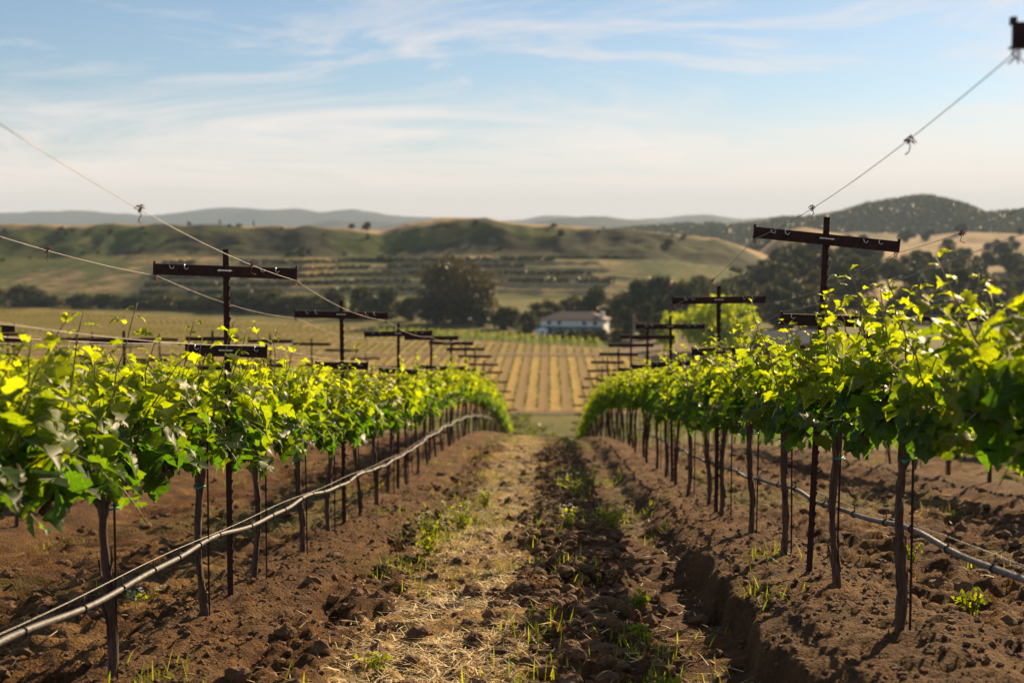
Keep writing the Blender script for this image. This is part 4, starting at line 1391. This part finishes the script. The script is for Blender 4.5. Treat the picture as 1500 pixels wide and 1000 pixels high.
def blades(name, n, region, length, width, mat, label, cat, seed, flat=0.2, tint=(0, 1)):
    rs = np.random.RandomState(seed)
    X, Y = region(rs, n)
    n = len(X)
    Z = slope_z(X, Y) + soil_fields(X, Y)[0]
    a = rs.uniform(0, 6.28, n); el = np.abs(rs.normal(0, flat, n)); L = length * rs.uniform(.4, 1.3, n)
    d = np.stack([np.cos(a) * np.cos(el), np.sin(a) * np.cos(el), np.sin(el)], -1)
    w = np.stack([-np.sin(a), np.cos(a), rs.uniform(-.4, .4, n)], -1) * (width * rs.uniform(.6, 1.3, n))[:, None]
    p0 = np.stack([X, Y, Z + 0.004], -1)
    mid = p0 + d * (L * .55)[:, None]
    end = p0 + d * L[:, None]; end[:, 2] -= L * 0.12 * (el > .3)
    v = np.stack([p0 - w, p0 + w, mid + w * .8, mid - w * .8, end], 1).reshape(-1, 3)
    b = np.arange(n) * 5
    me = bpy.data.meshes.new(name)
    me.from_pydata(v.tolist(), [], [tuple(q) for q in np.stack([b, b + 1, b + 2, b + 3], -1).tolist()] + [tuple(q) for q in np.stack([b + 3, b + 2, b + 4], -1).tolist()])
    me.materials.append(mat)
    set_tint(me, np.repeat(rs.uniform(tint[0], tint[1], n), 5))
    tag(link(name, me), label, cat, None, 'stuff')


def straw_region(rs, n):
    Y = 3.6 + 30 * rs.uniform(0, 1, n) ** 2.0
    X = np.where(rs.rand(n) < .55, rs.normal(-0.5, 0.26, n), rs.uniform(-1.3, .95, n))
    far = rs.rand(n) < .22
    X = np.where(far, rs.uniform(-5, 5, n), X)
    s, berm, st = soil_fields(X, Y)
    keep = ((berm < .3) | (rs.rand(n) < .12)) & ((st > .3) | (rs.rand(n) < .30)) & (fbm(X * 3, Y * 2, 3, 55) > .38)
    return X[keep], Y[keep]


def weed_region(rs, n):
    c = 120
    cy = 4.2 + 30 * rs.uniform(0, 1, c) ** 1.5
    cx = np.where(rs.rand(c) < .62, rs.choice([-0.98, -0.85, 0.55, 0.5, 0.0], c) + rs.normal(0, .16, c), rs.uniform(-6, 6, c))
    i = rs.randint(0, c, n)
    sp_ = 0.07 + 0.006 * cy[i]
    return cx[i] + rs.normal(0, 1, n) * sp_, cy[i] + rs.normal(0, 1, n) * sp_ * 1.6


blades('dry_straw', 50000, straw_region, 0.085, 0.0028, M['straw'], 'dry pale straw littering the lane between the rows', 'straw', 8, 0.22)
blades('weed_grass', 9000, weed_region, 0.10, 0.0032, M['grass'], 'sparse green grass tufts sprouting from the soil', 'grass', 12, 0.9)


def weeds():
    def plant(x, y, h, n, flowers, label, seed, mat_fl):
        r_ = random.Random(seed)
        e = empty('weed', (x, y, gz(x, y)))
        rs = np.random.RandomState(seed)
        st = MB(); V = []; T = []; S = []; fl = MB()
        for i in range(n):
            a = r_.uniform(0, 6.28); sp_ = h * r_.uniform(.1, .75); hh = h * r_.uniform(.45, 1.0)
            tip = Vector((math.cos(a) * sp_, math.sin(a) * sp_, hh))
            mid = Vector((tip.x * .4, tip.y * .4, hh * .6))
            st.tube([(0.02 * math.cos(a), 0.02 * math.sin(a), -0.01), mid, tip], [0.003, 0.0022, 0.001], 4)
            for k in range(7):
                t = r_.uniform(.1, 1)
                p = mid * (t * 2) if t < .5 else mid.lerp(tip, t * 2 - 1)
                V.append((p.x + r_.gauss(0, .018), p.y + r_.gauss(0, .018), max(0.005, p.z + r_.gauss(0, .012)))); S.append(r_.uniform(.008, .022)); T.append(r_.random())
            if flowers and r_.random() < .7:
                for q in range(3):
                    c = tip + Vector((r_.gauss(0, .012), r_.gauss(0, .012), r_.gauss(0, .01)))
                    for b in range(4):
                        t = b * 1.57
                        fl.add([tuple(c), tuple(c + Vector((.008 * math.cos(t - .5), .008 * math.sin(t - .5), .003))), tuple(c + Vector((.012 * math.cos(t), .012 * math.sin(t), .004))), tuple(c + Vector((.008 * math.cos(t + .5), .008 * math.sin(t + .5), .003)))], [(0, 1, 2, 3)])
        st.obj('stems', M['cane'], e)
        link('leaves', quads_mesh('leaves', np.array(V), S, np.array(T), M['grass'], rs), e)
        if flowers and fl.v: tag(fl.obj('flowers', mat_fl, e), kind='stuff')
        tag(e, label, 'weed')
    P_ = [(-0.98, 11.6, .26, 26, True, 'broad white flowering weed clump left of the straw strip'), (-0.80, 12.7, .28, 24, True, 'white flowering weed clump farther up the left side of the lane'),
          (-0.92, 10.6, .18, 18, False, 'low green weed in front of the white flowering clump on the left'), (0.18, 11.8, .24, 12, True, 'slender white flowering weed in the middle of the lane'),
          (0.52, 12.3, .22, 18, True, 'bushy yellow green weed beside the right berm'), (0.62, 13.4, .24, 18, True, 'white flowering weed beside the right berm farther on'), (0.30, 16.0, .32, 20, True, 'tall dark green weed in the lane near the crest'),
          (0.44, 6.9, .14, 22, False, 'bright green weed patch in the shallow furrow right of the clods'), (0.52, 8.1, .11, 14, False, 'small green weed at the lip of the cut berm'), (0.46, 5.6, .13, 16, False, 'fine leaved green weed at the bottom right of the lane'),
          (-2.55, 8.6, .2, 20, True, 'green weed behind the left vine row below the hose'), (-0.75, 6.2, .12, 9, False, 'small grassy weed on the left of the tilled lane'), (-0.7, 15.5, .25, 20, True, 'pale weed clump near the far end of the left berm'), (0.55, 18.5, .3, 18, True, 'leafy weed at the crest on the right side of the lane'),
          (2.3, 9.0, .16, 14, False, 'green weed behind the right vine row near the hose'), (2.1, 7.0, .15, 14, False, 'green weed behind the nearest right trunk')]
    for i, (x, y, h, n, fl, lab) in enumerate(P_):
        plant(x, y, h, n, fl, lab, 400 + i, M['petal'] if i != 4 else M['petal_y'])


weeds()


def twigs():
    spots = [(-0.98, 7.6, .3, 'long pale dry twig lying across the left furrow'), (-1.0, 9.6, .25, 'pale dry twig beside the left berm'), (-0.45, 5.4, .28, 'curved dry twig at the bottom of the lane'), (0.2, 5.3, .2, 'short dry stalk among the clods'), (-2.6, 7.1, .3, 'dry twig on the soil left of the left row'), (2.35, 5.7, .32, 'dry twig on the soil right of the right row')]
    for i, (x, y, L, lab) in enumerate(spots):
        r_ = random.Random(i + 60); a = r_.uniform(0, 3.14)
        pts = []
        for k in range(6):
            t = k / 5
            px_, py_ = x + math.cos(a) * L * t + .02 * math.sin(t * 5), y + math.sin(a) * L * t
            pts.append((px_, py_, gz(px_, py_) + 0.012 + .02 * math.sin(t * 3.1)))
        mb = MB(); p0 = Vector(pts[0])
        mb.tube([Vector(p) - p0 for p in pts], [.005, .0045, .004, .0035, .003, .002], 6)
        q = Vector(pts[3]) - p0; mb.tube([q, q + Vector((.03, .05, .03))], [.003, .0015], 5)
        tag(mb.obj('dry_twig', M['twig'], None, True, p0), lab, 'twig')


twigs()

# ------------------------------------------------------------------ air
def haze():
    mb = MB(); mb.box((0, 5650, 180 + (ZV - 6)), (18400, 16300, 360))
    m = bpy.data.materials.new('pale haze'); m.use_nodes = True
    nt = m.node_tree; nt.nodes.clear()
    out = nd(nt, 'ShaderNodeOutputMaterial')
    pv = nd(nt, 'ShaderNodeVolumePrincipled')
    pv.inputs['Color'].default_value = (0.62, 0.8, 1.0, 1)
    pv.inputs['Density'].default_value = 0.000075
    pv.inputs['Anisotropy'].default_value = 0.0
    lk(nt, pv.outputs[0], out.inputs['Volume'])
    o = mb.obj('haze', m)
    tag(o, 'thin pale haze lying over the whole valley', 'haze', None, 'stuff')


haze()
